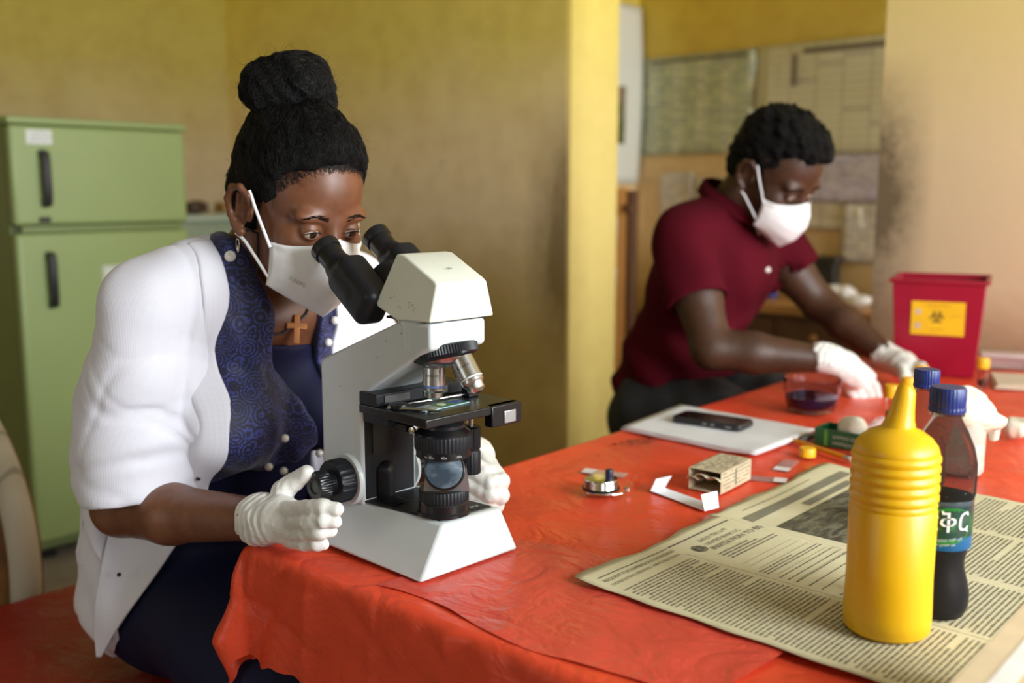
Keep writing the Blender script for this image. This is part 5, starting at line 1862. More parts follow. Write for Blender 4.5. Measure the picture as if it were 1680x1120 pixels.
def mfolds(P):
    v = waves(P, 71, 6, 30, .0055, (.6, .4, .7))
    v = v + .007 * np.sin(P[:, 2] * 48 + P[:, 0] * 42 + 1.5 * np.sin(P[:, 1] * 25)) * np.clip((.16 - P[:, 2]) / .1, 0, 1)
    return v
F.disp(mfolds)
cut_sleeve(F, MSR, MER, .56)
cut_sleeve(F, MSL, MEL, .56)
shirt = sdf_obj('polo_shirt', F, (-.88, 1.06, -.27), (-.32, 1.76, .50), .0065, MAROON, man, DESK)
FS_ = F
# collar: a folded band round the neck
ring = []
for a_ in np.linspace(-2.55, 2.55, 25):
    c_, s_ = math.cos(a_), math.sin(a_)
    # a_=0 at the nape, ends meet at the throat
    p = np.array((-.492 - .074 * c_, YM + .072 * s_, .425 + .038 * c_))
    ring.append(p)
m = MB()
vs_ = []
for p in ring:
    o_ = p - np.array((-.492, YM, .41)); o_ /= np.linalg.norm(o_)
    vs_ += [tuple(p + np.array((0, 0, .018)) - o_ * .004), tuple(p + np.array((0, 0, .012)) + o_ * .006), tuple(p + o_ * .020 - np.array((0, 0, .018)))]
fs = []
for i in range(len(ring) - 1):
    for k in range(2): fs.append((i * 3 + k, i * 3 + k + 1, i * 3 + 4 + k, i * 3 + 3 + k))
col_ = m.add(vs_, fs).build('collar', MAROON, shirt, DESK, sharp=0)
sm = col_.modifiers.new('thick', 'SOLIDIFY'); sm.thickness = .004; sm.offset = 0
for px, py, l in ((1226, 400, 1.395), (1216, 432, 1.39)):
    p = surf(DP(px, py, l), FS_, .0015)
    MB().lathe([(0, -.001), (.0065, -.001), (.007, .001), (.005, .0022), (0, .0016)], 18, look(p, (.7, -.6, .3))).build('button', M('shirt_button', (.62, .55, .50), .3), shirt, DESK)

# trousers
t = NT('dark_denim')
t.set(Base_Color=t.ramp(t.noise(18, 4), [(0.3, (0.008, 0.009, 0.011)), (0.7, (0.020, 0.022, 0.026))]), Roughness=.75)
t.bump(t.noise(300, 3), .2, .001)
F = Field()
F.ell((-.665, YM, -.13), (.140, .180, .125), .04, RM)
for y in (1.30, 1.50):
    F.chain([(-.64, y, -.100), (-.44, y, -.112), (-.28, y, -.185)], [.110, .100, .080], .05)
    F.chain([(-.30, y, -.190), (-.32, y, -.66)], [.080, .062], .03)
F.half((-.6, YM, .02), (-.12, 0, 1), .01)
F.disp(lambda P: waves(P, 81, 6, 45, .005, (.7, .1, .6)))
sdf_obj('trousers', F, (-.86, 1.15, -.74), (-.16, 1.66, .06), .009, t.m, man, DESK)

# gloves
palm = [(DP(1362, 588, 1.315), .031), (DP(1385, 602, 1.34), .033), (DP(1402, 618, 1.365), .030)]
fing = [
    ([DP(1408, 612, 1.37), DP(1424, 620, 1.40), DP(1436, 636, 1.42), DP(1440, 650, 1.425)], [.013, .0125, .0115, .0095]),
    ([DP(1404, 622, 1.37), DP(1418, 632, 1.395), DP(1426, 646, 1.41), DP(1428, 655, 1.412)], [.0132, .0128, .0115, .0095]),
    ([DP(1398, 628, 1.365), DP(1408, 640, 1.385), DP(1413, 652, 1.395), DP(1415, 658, 1.40)], [.013, .0122, .011, .009]),
    ([DP(1390, 628, 1.355), DP(1396, 640, 1.37), DP(1401, 650, 1.38), DP(1404, 656, 1.385)], [.012, .0112, .010, .008]),
    ([DP(1392, 598, 1.36), DP(1412, 604, 1.40), DP(1430, 618, 1.43)], [.016, .0135, .0105]),
]
glove('glove', man, palm, fing, ([DP(1346, 586, 1.305), DP(1360, 590, 1.315)], [.034, .031]), 13, h=.0026)
palm = [(DP(1462, 590, 1.595), .029), (DP(1480, 598, 1.58), .030), (DP(1492, 604, 1.565), .026)]
fing = [
    ([DP(1495, 598, 1.57), DP(1512, 602, 1.55), DP(1522, 612, 1.525)], [.013, .0122, .010]),
    ([DP(1494, 606, 1.565), DP(1508, 612, 1.54), DP(1512, 622, 1.52)], [.013, .0122, .010]),
    ([DP(1488, 612, 1.56), DP(1500, 620, 1.535), DP(1502, 628, 1.52)], [.0125, .0115, .0095]),
    ([DP(1480, 614, 1.56), DP(1490, 622, 1.54), DP(1492, 630, 1.53)], [.0115, .0105, .009]),
    ([DP(1476, 600, 1.56), DP(1484, 614, 1.52), DP(1482, 624, 1.49)], [.015, .0125, .010]),
]
glove('glove', man, palm, fing, ([DP(1450, 582, 1.602), DP(1462, 588, 1.597)], [.033, .030]), 17, h=.0026)

# stool under the technician
sm_ = DESK @ Matrix.Translation((-.66, YM, -.75))
st_o = empty('wooden_stool', sm_, 'plain wooden stool under the sitter in maroon', 'stool')
MB().box(-.17, .17, -.17, .17, .475, .502).build('seat', WOOD, st_o, sm_, bevel=.01)
for x0 in (-.14, .14):
    for y0 in (-.14, .14):
        MB().tube([(x0 * 1.1, y0 * 1.1, 0), (x0, y0, .475)], .018, 12).build('leg', WOOD, st_o, sm_)
for y0 in (-.148, .148):
    MB().tube([(-.148, y0, .18), (.148, y0, .18)], .011, 10).build('rung', WOOD, st_o, sm_)
# ------------------------------------------------------------------ things on the table
TZ = TABLE_Z + .0006


def at(x, y, z=TZ, rz=0.0):
    return Matrix.Translation((x, y, z)) @ Matrix.Rotation(math.radians(rz), 4, 'Z')


# --- newspaper
NPM = at(.072, 1.108, TZ, 47.4)
t = NT('newsprint')
t.set(Base_Color=t.ramp(t.noise(8, 5), [(0.3, (0.58, 0.53, 0.33)), (0.7, (0.65, 0.60, 0.40))]), Roughness=.85, Specular_IOR_Level=.2)
t.bump(t.noise(40, 4), .25, .003)
NEWS = t.m
INK = M('news_ink', (0.13, 0.12, 0.088), .8)
INK_G = M('news_grey', (0.20, 0.185, 0.125), .8)
SPLIT = .315


def nz(x, y):
    """height of the paper over the table"""
    e = max(0, .05 - min(abs(y), .05)) / .05
    return .0016 + .0022 * (1 + math.sin(x * 11 + 1.1) * math.cos(y * 6)) * .5 + .0035 * e * (.5 + .5 * math.sin(x * 19 + 2)) + (.0018 if x < SPLIT else 0)


news = empty('newspaper', NPM, 'open newspaper spread under the yellow bottle, printed with bank tender notices', 'newspaper')


def sheet(name, x0, x1, y0, y1, nx, ny):
    rg = random.Random(3)
    def f(u, v):
        x = x0 + (x1 - x0) * u; y = y0 + (y1 - y0) * v
        if u in (0, 1): x += .0012 * math.sin(y * 70)
        if v == 1: y += .0035 * math.sin(x * 33) + .0015 * math.sin(x * 90)
        return (x, y, nz(x, y) - (.0006 if x1 > SPLIT + .02 else 0))
    o = grid_mesh(nx, ny, f).build(name, NEWS, news, NPM, sharp=0)
    sd = o.modifiers.new('thick', 'SOLIDIFY'); sd.thickness = .0005; sd.offset = -1
    return o


pg1 = sheet('page', 0.0, SPLIT, -.60, 0.0, 40, 60)
pg2 = sheet('page', SPLIT - .012, .67, -.60, .012, 40, 60)


def flat_print(name, quads, mat_, par, dz=.0005):
    m = MB()
    for q in quads:
        m.add([(x, y, nz(x, y) + dz) for x, y in q], [(0, 1, 2, 3)])
    o = m.build(name, mat_, par, NPM, smooth=False)
    return o


def rect(x0, x1, y0, y1, n=1):
    return [[(x0 + (x1 - x0) * i / n, y0), (x0 + (x1 - x0) * (i + 1) / n, y0), (x0 + (x1 - x0) * (i + 1) / n, y1), (x0 + (x1 - x0) * i / n, y1)] for i in range(n)]


rt = random.Random(21)


def text_block(qs, x0, x1, y0, y1, pitch=.0056, lh=.0022, indent=True, fill=1.0):
    y = y0
    k = 0
    while y - lh > y1:
        x = x0 + (.008 if (indent and rt.random() < .12) else 0)
        xe = x1 if rt.random() < .85 else x0 + (x1 - x0) * rt.uniform(.35, .9)
        if rt.random() < fill:
            while x < xe:
                n = rt.randint(2, 9)
                for _ in range(n):
                    if x > xe: break
                    h_ = lh * (1.35 if rt.random() < .25 else 1) * rt.uniform(.8, 1)
                    w_ = rt.uniform(.0008, .0014)
                    qs.append([(x, y - lh), (x + w_, y - lh), (x + w_, y - lh + h_), (x, y - lh + h_)])
                    x += w_ + .00035
                x += .0014
        y -= pitch


qs = []
text_block(qs, .012, .148, -.062, -.59)
text_block(qs, .166, .305, -.145, -.235, .0052, .0019, False, .55)
text_block(qs, .166, .305, -.245, -.59)
o = flat_print('body_text', qs, INK, pg1); o['kind'] = 'stuff'
qs = []
text_block(qs, .33, .49, -.245, -.59)
text_block(qs, .505, .655, -.245, -.41)
text_block(qs, .505, .655, -.43, -.59)
text_block(qs, .35, .56, -.012, -.018, .005, .002)
o = flat_print('body_text', qs, INK, pg2); o['kind'] = 'stuff'
flat_print('rule', rect(.015, .155, -.0215, -.0232, 14), INK, pg1)
flat_print('rule', rect(.160, .305, -.0200, -.0228, 14), INK, pg1)
flat_print('rule', rect(.1568, .1574, -.05, -.59, 1) and [[(.1568, -.05 - .54 * i / 30), (.1574, -.05 - .54 * i / 30), (.1574, -.05 - .54 * (i + 1) / 30), (.1568, -.05 - .54 * (i + 1) / 30)] for i in range(30)], INK_G, pg1)
for y_ in (-.118, -.128, -.140, -.165, -.19):
    flat_print('table_line', rect(.175, .300, y_, y_ - .0005, 12), INK_G, pg1)
for y_ in (-.330, -.362, -.418):
    flat_print('rule', rect(.505, .655, y_, y_ - .0012, 12), INK, pg2)
flat_print('grey_band', rect(.33, .64, -.028, -.046, 24), INK_G, pg2)
flat_print('grey_band', rect(.45, .60, -.056, -.070, 12), INK_G, pg2)
# the photograph: brown-grey print of a street scene
t = NT('news_photograph')
nn = t.noise(16, 6, .65, t.co(rot=(0, 0, .7), scale=(1, 3, 1)), 1.5)
t.set(Base_Color=t.ramp(nn, [(0.36, (.032, .029, .017)), (.5, (.085, .077, .043)), (.62, (.19, .175, .11)), (.72, (.08, .07, .04))]), Roughness=.85)
ph = MB()
nxg, nyg = 30, 16
V = [(.335 + .30 * i / nxg, -.078 - .155 * j / nyg) for j in range(nyg + 1) for i in range(nxg + 1)]
ph.add([(x, y, nz(x, y) + .0005) for x, y in V], [(j * (nxg + 1) + i, j * (nxg + 1) + i + 1, (j + 1) * (nxg + 1) + i + 1, (j + 1) * (nxg + 1) + i) for j in range(nyg) for i in range(nxg)])
ph.build('press_photo', t.m, pg2, NPM, smooth=False)


def headline(s, x, y, size, par, bold=0.0, mat_=INK, space=1.0):
    me = text_mesh(s, size, 0, 'LEFT', space)
    if bold:
        pass
    warp_mesh(me, lambda c: (x + c.x, y + c.y, nz(x + c.x, y + c.y) + .0007))
    link_mesh('headline', me, mat_, par, NPM, smooth=False)


headline('REQUEST FOR EXPRESSIONS OF INTEREST', .014, -.0355, .0082, pg1, space=.92)
headline('CONSULTING SERVICES - FIRMS SELECTION', .014, -.0470, .0074, pg1, space=.94)
headline('UNITED BANK S.C.', .204, -.0530, .0098, pg1)
headline('\u1215\u1265\u1228\u1275 \u1263\u1295\u12ad \u12a0.\u121b', .206, -.0405, .0102, pg1)
headline('INVITATION TO BID', .196, -.0685, .0138, pg1)
qs = []
text_block(qs, .185, .300, -.078, -.105, .0062, .0026, False)
flat_print('bold_text', qs, INK, pg1)['kind'] = 'stuff'
# round emblem beside the bank heading
m = MB()
for r0, r1 in ((.0105, .0085), (.007, .0035)):
    ns = 28
    m.add([(.185 + r * math.cos(2 * math.pi * i / ns), -.052 + r * math.sin(2 * math.pi * i / ns), nz(.185, -.052) + .0008) for r in (r0, r1) for i in range(ns)], [(i, (i + 1) % ns, ns + (i + 1) % ns, ns + i) for i in range(ns)])
for k in range(5):
    m.add([(.178 + .014 * a_, -.0575 + .0026 * k + .0012 * b_, nz(.185, -.052) + .0009) for a_, b_ in ((0, 0), (1, 0), (1, 1), (0, 1))], [(0, 1, 2, 3)])
m.build('round_emblem', INK, pg1, NPM, smooth=False)

# --- yellow squeeze bottle
t = NT('yellow_plastic')
t.set(Base_Color=t.ramp(t.noise(9, 3), [(.3, (.70, .385, .002)), (.7, (.76, .43, .003))]), Roughness=.38, Subsurface_Weight=.15, Subsurface_Radius=(1, .6, .05), Subsurface_Scale=.01)
t.bump(t.noise(120, 3), .06, .001)
YEL = t.m
yb = at(.384, .978, .7560, 0)
r_ = empty('squeeze_bottle', yb, 'tall yellow plastic squeeze bottle with pointed nozzle standing on the newspaper', 'bottle')
R0 = .0425
prof = [(0, .0), (R0 - .004, 0), (R0, .004), (R0 + .0005, .02), (R0 - .0006, .06), (R0 - .0002, .129)]
z = .121
prof += [(R0 - .0018, .1315), (R0 - .0005, .135)]
for k in range(5):
    z0_ = .138 + k * .0098
    prof += [(R0 - .0022, z0_), (R0 + .0002, z0_ + .0030), (R0 + .0002, z0_ + .0066), (R0 - .0022, z0_ + .0094)]
prof += [(R0 - .0016, .1885), (R0 - .0035, .194), (R0 - .0085, .2005), (R0 - .017, .2070), (R0 - .0255, .2105), (.0150, .2125)]
bo = MB().lathe(prof, 72, cap=False).build('bottle_body', YEL, r_, yb, sharp=50)
m = MB()
npf = [(.0158, .2118), (.0156, .2140), (.0142, .217), (.0122, .227), (.0102, .241), (.0088, .251), (.0068, .257)]
m.lathe(npf, 36, cap=True)
# skew the tip: cut at a slant
mm = m.mesh('nozzle')
for v_ in mm.vertices:
    v_.co.x += .0075 * max(0, (v_.co.z - .206) / .05)
    if v_.co.z > .2: v_.co.z += max(0, (v_.co.z - .238) / .018) * (-v_.co.x * .55)
link_mesh('nozzle', mm, YEL, r_, yb, sharp=60)

# --- water bottles
t = NT('clear_pet')
t.set(Base_Color=(.46, .44, .41), Roughness=.06, Transmission_Weight=.97, IOR=1.03)
PET = t.m
LIQ = M('dark_stain_liquid', (.0015, .002, .006), .3, var=.1, spec=.2)
CAP_B = M('blue_cap', (.006, .020, .14), .38, var=.08)
def water_bottle(m4, label, liquid_top, with_label):
    r = empty('water_bottle', m4, label, 'bottle', 'plastic water bottles with blue caps')
    P_ = [(0, .003), (.020, .0), (.029, .003), (.0325, .012), (.0330, .026), (.0300, .040), (.0268, .052), (.0262, .060), (.0285, .074), (.0312, .082), (.0312, .128), (.0328, .134), (.0330, .150), (.0325, .166), (.0290, .182), (.0220, .198), (.0160, .209), (.0138, .214), (.0138, .226)]
    MB().lathe(P_, 56, cap=False).build('bottle_shell', PET, r, m4, sharp=60)
    Lq = [(0, .004)] + [(max(0, a - .0012), b + .001) for a, b in P_[1:] if b < liquid_top] + [(np.interp(liquid_top, [b for a, b in P_], [a for a, b in P_]) - .0012, liquid_top), (0, liquid_top)]
    MB().lathe(Lq, 56, cap=False).build('dark_liquid', LIQ, r, m4, sharp=60)
    cp_ = MB().lathe([(0, .218), (.0178, .218), (.0182, .2195), (.0182, .2225), (.0172, .2235), (.0178, .2245), (.0178, .2415), (.0165, .2440), (0, .2440)], 120, None, gear=(60, .0005, .0176)).build('screw_cap', CAP_B, r, m4)
    MB().lathe([(.0150, .2142), (.0170, .2148), (.0170, .2170), (.0150, .2176)], 40, cap=False).build('neck_ring', PET, r, m4)
    # droplets on the inside of the shoulder
    m = MB(); rd = random.Random(8)
    for _ in range(36):
        zz = rd.uniform(.135, .195); a_ = rd.uniform(-2.6, -.4)
        rr2 = np.interp(zz, [b for a, b in P_], [a for a, b in P_]) - .0006
        m.lathe([(0, -.0004), (.0010, 0), (0, .0006)], 6, look((rr2 * math.cos(a_), rr2 * math.sin(a_), zz), (math.cos(a_), math.sin(a_), 0)))
    dr_ = m.build('droplets', M('dark_droplet', (.03, .03, .03), .1), r, m4); dr_['kind'] = 'stuff'
    if with_label:
        rl = .0316
        t = NT('bottle_label')
        x, y, z = t.sep()
        c = t.ramp(t.math('DIVIDE', t.math('SUBTRACT', z, .078), .052), [(0.0, (.004, .075, .20)), (.24, (.006, .10, .24)), (.28, (.004, .035, .03)), (.55, (.004, .05, .022)), (.88, (.006, .03, .035)), (.95, (.05, .07, .08))])
        t.set(Base_Color=c, Roughness=.25)
        lb = MB().lathe([(rl, .078), (rl + .0002, .079), (rl + .0002, .129), (rl, .130)], 64, cap=False).build('label', t.m, r, m4, sharp=60)
        wrapf = lambda rr_, a0: (lambda c: (rr_ * math.cos(a0 + c.x / rl), rr_ * math.sin(a0 + c.x / rl), c.y))
        a_cam = math.radians(-102)
        me = text_mesh('\u134d\u1245\u122d', .027, 0, 'CENTER')
        warp_mesh(me, lambda c: Vector((c.x, c.y + .0985 + c.x * .10, 0)))
        warp_mesh(me, wrapf(rl + .0009, a_cam))
        link_mesh('label_lettering', me, M('white_print', (.75, .78, .78), .5), lb, m4, smooth=False)
        for rx, rz, cz, colr, dr2, nm in ((.030, .020, .104, (.010, .16, .02), .0004, 'green_swoosh'), (.024, .0150, .106, (.006, .045, .028), .0006, 'dark_oval')):
            ns = 40
            ms = MB().add([(0, 0, 0)] + [(rx * math.cos(2 * math.pi * i / ns), rz * math.sin(2 * math.pi * i / ns), 0) for i in range(ns)], [(0, 1 + i, 1 + (i + 1) % ns) for i in range(ns)]).mesh(nm)
            bm = bmesh.new(); bm.from_mesh(ms); bmesh.ops.subdivide_edges(bm, edges=bm.edges, cuts=4); bm.to_mesh(ms); bm.free()
            warp_mesh(ms, lambda c: Vector((c.x, c.y + cz + c.x * .10, 0))); warp_mesh(ms, wrapf(rl + dr2, a_cam))
            link_mesh(nm, ms, M(nm, colr, .4), lb, m4)
        for s_, zz, sz in ((.030, .0885, .0040), (.018, .0835, .0036)):
            me = rubbed_print(s_, sz, int(zz * 1e4)); warp_mesh(me, lambda c: Vector((c.x, c.y + zz + c.x * .1, 0))); warp_mesh(me, wrapf(rl + .0009, a_cam))
            link_mesh('label_lettering', me, M('pale_print', (.35, .42, .45), .5), lb, m4, smooth=False)
    return r
water_bottle(at(.450, 1.018, .7560, 0), 'blue-capped water bottle of dark stain standing right behind the yellow bottle', .0835, True)
water_bottle(at(.537, 1.28, TABLE_Z + .002, 40) @ Matrix.Scale(.90, 4), 'second blue-capped water bottle further behind, its cap left of the nearer cap', .10, False)

# --- gauze jar
jm = at(.722, 1.572, TZ)
r_ = empty('gauze_jar', jm, 'whitish jar stuffed with cotton gauze behind the water bottles', 'jar')
t = NT('milky_plastic'); t.set(Base_Color=(.62, .60, .52), Roughness=.35, Transmission_Weight=.25)
t.bump(t.noise(6, 2), .1, .002)
MB().lathe([(0, .001), (.031, .001), (.0345, .006), (.0345, .022), (.0338, .024), (.0345, .026), (.0345, .050), (.0338, .052), (.0345, .054), (.0355, .086), (.0325, .086), (.031, .020), (0, .018)], 48, cap=False).build('jar_body', t.m, r_, jm, sharp=50)
GAUZE = M('cotton_gauze', (.72, .66, .52), .95, var=.1, vs=60, bump=.6, bs=160, bd=.003)
F = Field().ell((0, 0, .103), (.044, .044, .030), .01)
F.ell((.030, -.012, .090), (.026, .026, .020), .015); F.ell((-.028, .012, .092), (.024, .026, .020), .015); F.ell((.012, .028, .118), (.024, .024, .016), .015); F.ell((.044, -.014, .074), (.010, .012, .018), .01)
F.disp(lambda P: waves(P, 91, 7, 130, .0035) + waves(P, 92, 6, 400, .0014))
sdf_obj('gauze', F, (-.07, -.07, .05), (.08, .07, .15), .0028, GAUZE, r_, jm)

# --- glass bowl of dark stain
bm_ = at(.615, 2.024, TZ)
r_ = empty('glass_bowl', bm_, 'clear glass bowl half filled with dark blue stain', 'bowl')
t = NT('bowl_glass'); t.set(Base_Color=(.80, .84, .96), Roughness=.02, Transmission_Weight=1, IOR=1.15)
MB().lathe([(0, .002), (.036, .001), (.046, .006), (.0530, .020), (.0560, .045), (.0568, .066), (.0582, .069), (.0575, .071), (.0555, .069), (.0535, .045), (.0505, .021), (.044, .0085), (0, .0055)], 64, cap=False).build('bowl', t.m, r_, bm_, sharp=60)
MB().lathe([(0, .0062), (.0435, .0092), (.0498, .0215), (.0522, .033), (0, .033)], 56, cap=False).build('stain', M('blue_black_stain', (.004, .006, .022), .05, coat=.5), r_, bm_, sharp=60)

# --- capped sample tubes
YCAP = M('yellow_cap', (.85, .46, .006), .4)
t = NT('tube_glass'); t.set(Base_Color=(.92, .92, .92), Roughness=.05, Transmission_Weight=1, IOR=1.15); TUBE = t.m
tb_m = at(.737, 1.915, TZ)
tb = empty('sample_tube', tb_m, 'yellow-capped tube nearest the green carton', 'tube', 'yellow-capped sample tubes')
MB().lathe([(0, .0), (.006, .0005), (.010, .004), (.0112, .010), (.0112, .058), (.0100, .058), (.0100, .010), (0, .004)], 32, cap=False).build('tube_wall', TUBE, tb, tb_m)
MB().lathe([(0, .0045), (.0095, .0095), (.0098, .024), (0, .024)], 28, cap=False).build('sample', M('dark_sample', (.05, .008, .006), .2), tb, tb_m)
MB().lathe([(0, .052), (.0140, .052), (.0145, .054), (.0145, .074), (.0135, .0765), (0, .0765)], 64, None, gear=(32, .0006, .0142)).build('cap', YCAP, tb, tb_m)
dup(tb, at(.800, 1.996, TZ, 40), 'yellow-capped tube standing between the gloves and the blue caps')
dup(tb, at(.880, 2.13, TZ, 70), 'yellow-capped tube just past the farther blue cap, only its cap showing')
dup(tb, at(1.072, 2.255, TZ - .0, 20) @ Matrix.Scale(.95, 4), 'yellow-capped tube standing alone in front of the red bin')

# --- note pad with phone
A_, B_, C_, D_ = (.206, 1.859), (.346, 2.053), (.563, 1.84), (.414, 1.658)
r_ = empty('paper_pad', at(.385, 1.853, TZ), 'stack of white paper lying beneath the black phone', 'paper')
for k, (dz, ins, th) in enumerate(((.0, .0, .004), (.0045, .004, .0035))):
    def f(u, v):
        x = (A_[0] * (1 - u) + D_[0] * u) * (1 - v) + (B_[0] * (1 - u) + C_[0] * u) * v
        y = (A_[1] * (1 - u) + D_[1] * u) * (1 - v) + (B_[1] * (1 - u) + C_[1] * u) * v
        lift = .010 * max(0, u - .8) / .2 * max(0, .5 - v) + .0008 * math.sin(u * 9 + k)
        return (x + k * .004, y - k * .003, TZ + th + dz + abs(lift))
    o = grid_mesh(20, 14, f).build('paper_sheaf', M('pad_paper', (.72, .73, .75), .6, var=.04), r_, None, sharp=0)
    sd = o.modifiers.new('thick', 'SOLIDIFY'); sd.thickness = th; sd.offset = -1
pm = at(.382, 1.872, TZ + .0098, -36)
r_ = empty('phone', pm, 'black mobile phone resting on the white paper pad', 'phone')
def rrect(w_, h_, r, n=6):
    out = []
    for cx_, cy_, a0 in ((w_ - r, h_ - r, 0), (-w_ + r, h_ - r, 90), (-w_ + r, -h_ + r, 180), (w_ - r, -h_ + r, 270)):
        for i in range(n + 1):
            a_ = math.radians(a0 + 90 * i / n); out.append((cx_ + r * math.cos(a_), cy_ + r * math.sin(a_)))
    return out
MB().prism(rrect(.0715, .034, .012), 0, .0115, 'xy').build('phone_body', BLACKP, r_, pm, bevel=.003, seg=3)
MB().prism(rrect(.069, .0315, .010), .0113, .0121, 'xy').build('screen', M('phone_glass', (.006, .006, .007), .06, coat=1), r_, pm)
for x0 in (-.006, .010):
    MB().box(x0, x0 + .009, -.0352, -.0338, .0035, .0080).build('side_button', M('phone_key', (.20, .20, .21), .3, .6), r_, pm, bevel=.0008)
MB().box(.040, .052, -.0350, -.0340, .0035, .0075).build('side_button', M('phone_key', None), r_, pm, bevel=.0008)

# --- green carton with cotton, pencil, pen, loose cap
gm = at(.596, 1.744, TZ, -42)
r_ = empty('green_carton', gm, 'open dark green carton holding a wad of white cotton', 'carton')
GRN = M('green_card', (.006, .085, .028), .4, var=.2, vs=40)
for (x0, x1, y0, y1) in ((-.048, .048, -.0285, -.0265), (-.048, .048, .0265, .0285), (-.048, -.046, -.0265, .0265), (.046, .048, -.0265, .0265)):
    MB().box(x0, x1, y0, y1, 0, .031).build('side', GRN, r_, gm)
MB().box(-.046, .046, -.0265, .0265, 0, .002).build('bottom', GRN, r_, gm)
MB().box(-.030, -.024, -.0290, -.0285, .001, .030).build('bright_stripe', M('lime_print', (.08, .28, .03), .4), r_, gm)
link_mesh('carton_lettering', rubbed_print(.050, .008, 3, 2), M('grey_white_print', (.40, .42, .36), .5), r_, gm @ Matrix.Translation((.012, -.0288, .016)) @ Matrix.Rotation(math.pi / 2, 4, 'X'), smooth=False)
F = Field().ell((.006, 0, .030), (.030, .022, .022), .01).ell((.020, -.006, .034), (.018, .016, .018), .01)
F.disp(lambda P: waves(P, 95, 6, 150, .003))
sdf_obj('cotton_wad', F, (-.04, -.035, .001), (.05, .035, .07), .0026, M('cotton', (.78, .74, .62), .95, bump=.4, bs=200), r_, gm)
def pencil(p0, p1, r, label, cols, name='pencil'):
    a, b = Vector((*p0, TZ + r + .0005)), Vector((*p1, TZ + r + .0005)); L_ = (b - a).length
    pm_ = look(a, b - a)
    ro = empty(name, pm_, label, 'pencil' if name == 'pencil' else 'pen')
    MB().lathe([(.0005, 0), (.0012, .004)], 8).build('point', M('graphite', (.03, .03, .03), .4), ro, pm_)
    MB().lathe([(.0012, .004), (r, .020)], 6, cap=False).build('sharpened_cone', M('bare_wood', (.55, .33, .14), .7), ro, pm_)
    MB().lathe([(r, .020), (r, L_ - .018)], 6).build('shaft', cols[0], ro, pm_)
    MB().lathe([(r * 1.04, L_ - .018), (r * 1.04, L_ - .008)], 16).build('ferrule', SC_AL, ro, pm_)
    MB().lathe([(r * .95, L_ - .008), (r * .9, L_ - .001), (0, L_)], 16).build('eraser', M('eraser_rubber', (.70, .62, .52), .8), ro, pm_)
pencil((.497, 1.787), (.568, 1.628), .0042, 'yellow pencil lying in front of the green carton', (M('pencil_yellow', (.70, .27, .01), .4),))
pm_ = look((.520, 1.765, TZ + .0055), (.125, .120, 0))
ro = empty('pen', pm_, 'grey pen with blue tip lying between the pad and the green carton', 'pen')
MB().lathe([(.001, 0), (.003, .006), (.0050, .012), (.0050, .105), (.0042, .106)], 16).build('barrel', M('grey_plastic', (.10, .11, .12), .4), ro, pm_)
MB().lathe([(.0042, .106), (.0052, .107), (.0052, .125), (.004, .128), (0, .128)], 16).build('pen_cap', M('blue_tip', (.04, .05, .35), .35), ro, pm_)
MB().box(.0048, .0062, -.0015, .0015, .07, .12).build('clip', SC_AL, ro, pm_)
cm2 = at(.505, 1.672, TZ, -20)
o = MB().lathe([(0, .015), (.0125, .015), (.0138, .0135), (.0142, 0), (.0122, 0), (.0120, .0125), (0, .0125)], 64, None, gear=(32, .0005, .0137)).build('loose_cap', YCAP, None, cm2)
tag(o, 'loose yellow cap lying on the red sheet next to the pencil', 'cap')

# --- round metal tape / counter
wm = at(.134, 1.466, TZ, -20) @ Matrix.Scale(1.15, 4)
r_ = empty('metal_tally_counter', wm, 'small round chrome tally counter lying on the red sheet', 'counter')
MB().lathe([(0, .001), (.0215, .001), (.0235, .003), (.0235, .005), (.0225, .0065), (.0225, .0165), (.0215, .0185), (.016, .0200), (0, .0202)], 56).build('case', SC_CH, r_, wm)
MB().lathe([(.0225, .0040), (.0245, .0045), (.0245, .0070), (.0225, .0075)], 56, cap=False).build('black_rim', SC_B, r_, wm)
MB().lathe([(0, .019), (.0048, .019), (.0052, .021), (.0052, .031), (.0045, .0325), (0, .033)], 24, Matrix.Translation((.012, -.004, 0))).build('push_button', M('dark_blue_button', (.012, .016, .045), .4), r_, wm)
MB().tube([(.0 + .034 * math.cos(a_), -.004 + .026 * math.sin(a_), .005) for a_ in np.linspace(-1.9, .5, 14)], .0014, 8).build('finger_ring', SC_CH, r_, wm)
MB().lathe([(0, 0), (.0035, .001), (.0035, .006), (0, .007)], 14, Matrix.Translation((.034, .006, .002))).build('reset_knob', SC_CH, r_, wm)
# --- glass slides lying on the red sheet
t = NT('thin_glass'); t.set(Base_Color=(.9, .86, .84), Roughness=.08, Transmission_Weight=.85, IOR=1.2); THIN = t.m
def loose_slide(x, y, rz, label):
    m4 = at(x, y, TZ + .0004, rz)
    r = empty('microscope_slide', m4, label, 'slide', 'loose glass slides on the red sheet')
    MB().box(-.036, .036, -.0125, .0125, 0, .0012).build('glass', THIN, r, m4)
    MB().box(-.036, -.016, -.0125, .0125, .0012, .0014).build('frosted_end', M('frosted', (.72, .66, .64), .6), r, m4)
loose_slide(.148, 1.565, -24, 'clear slide lying behind the chrome tally counter')
loose_slide(.395, 1.532, -20 + 180, 'clear slide lying past the newsprint-wrapped packet')
loose_slide(.452, 1.61, 60, 'clear slide between the paper pad and the newspaper corner')

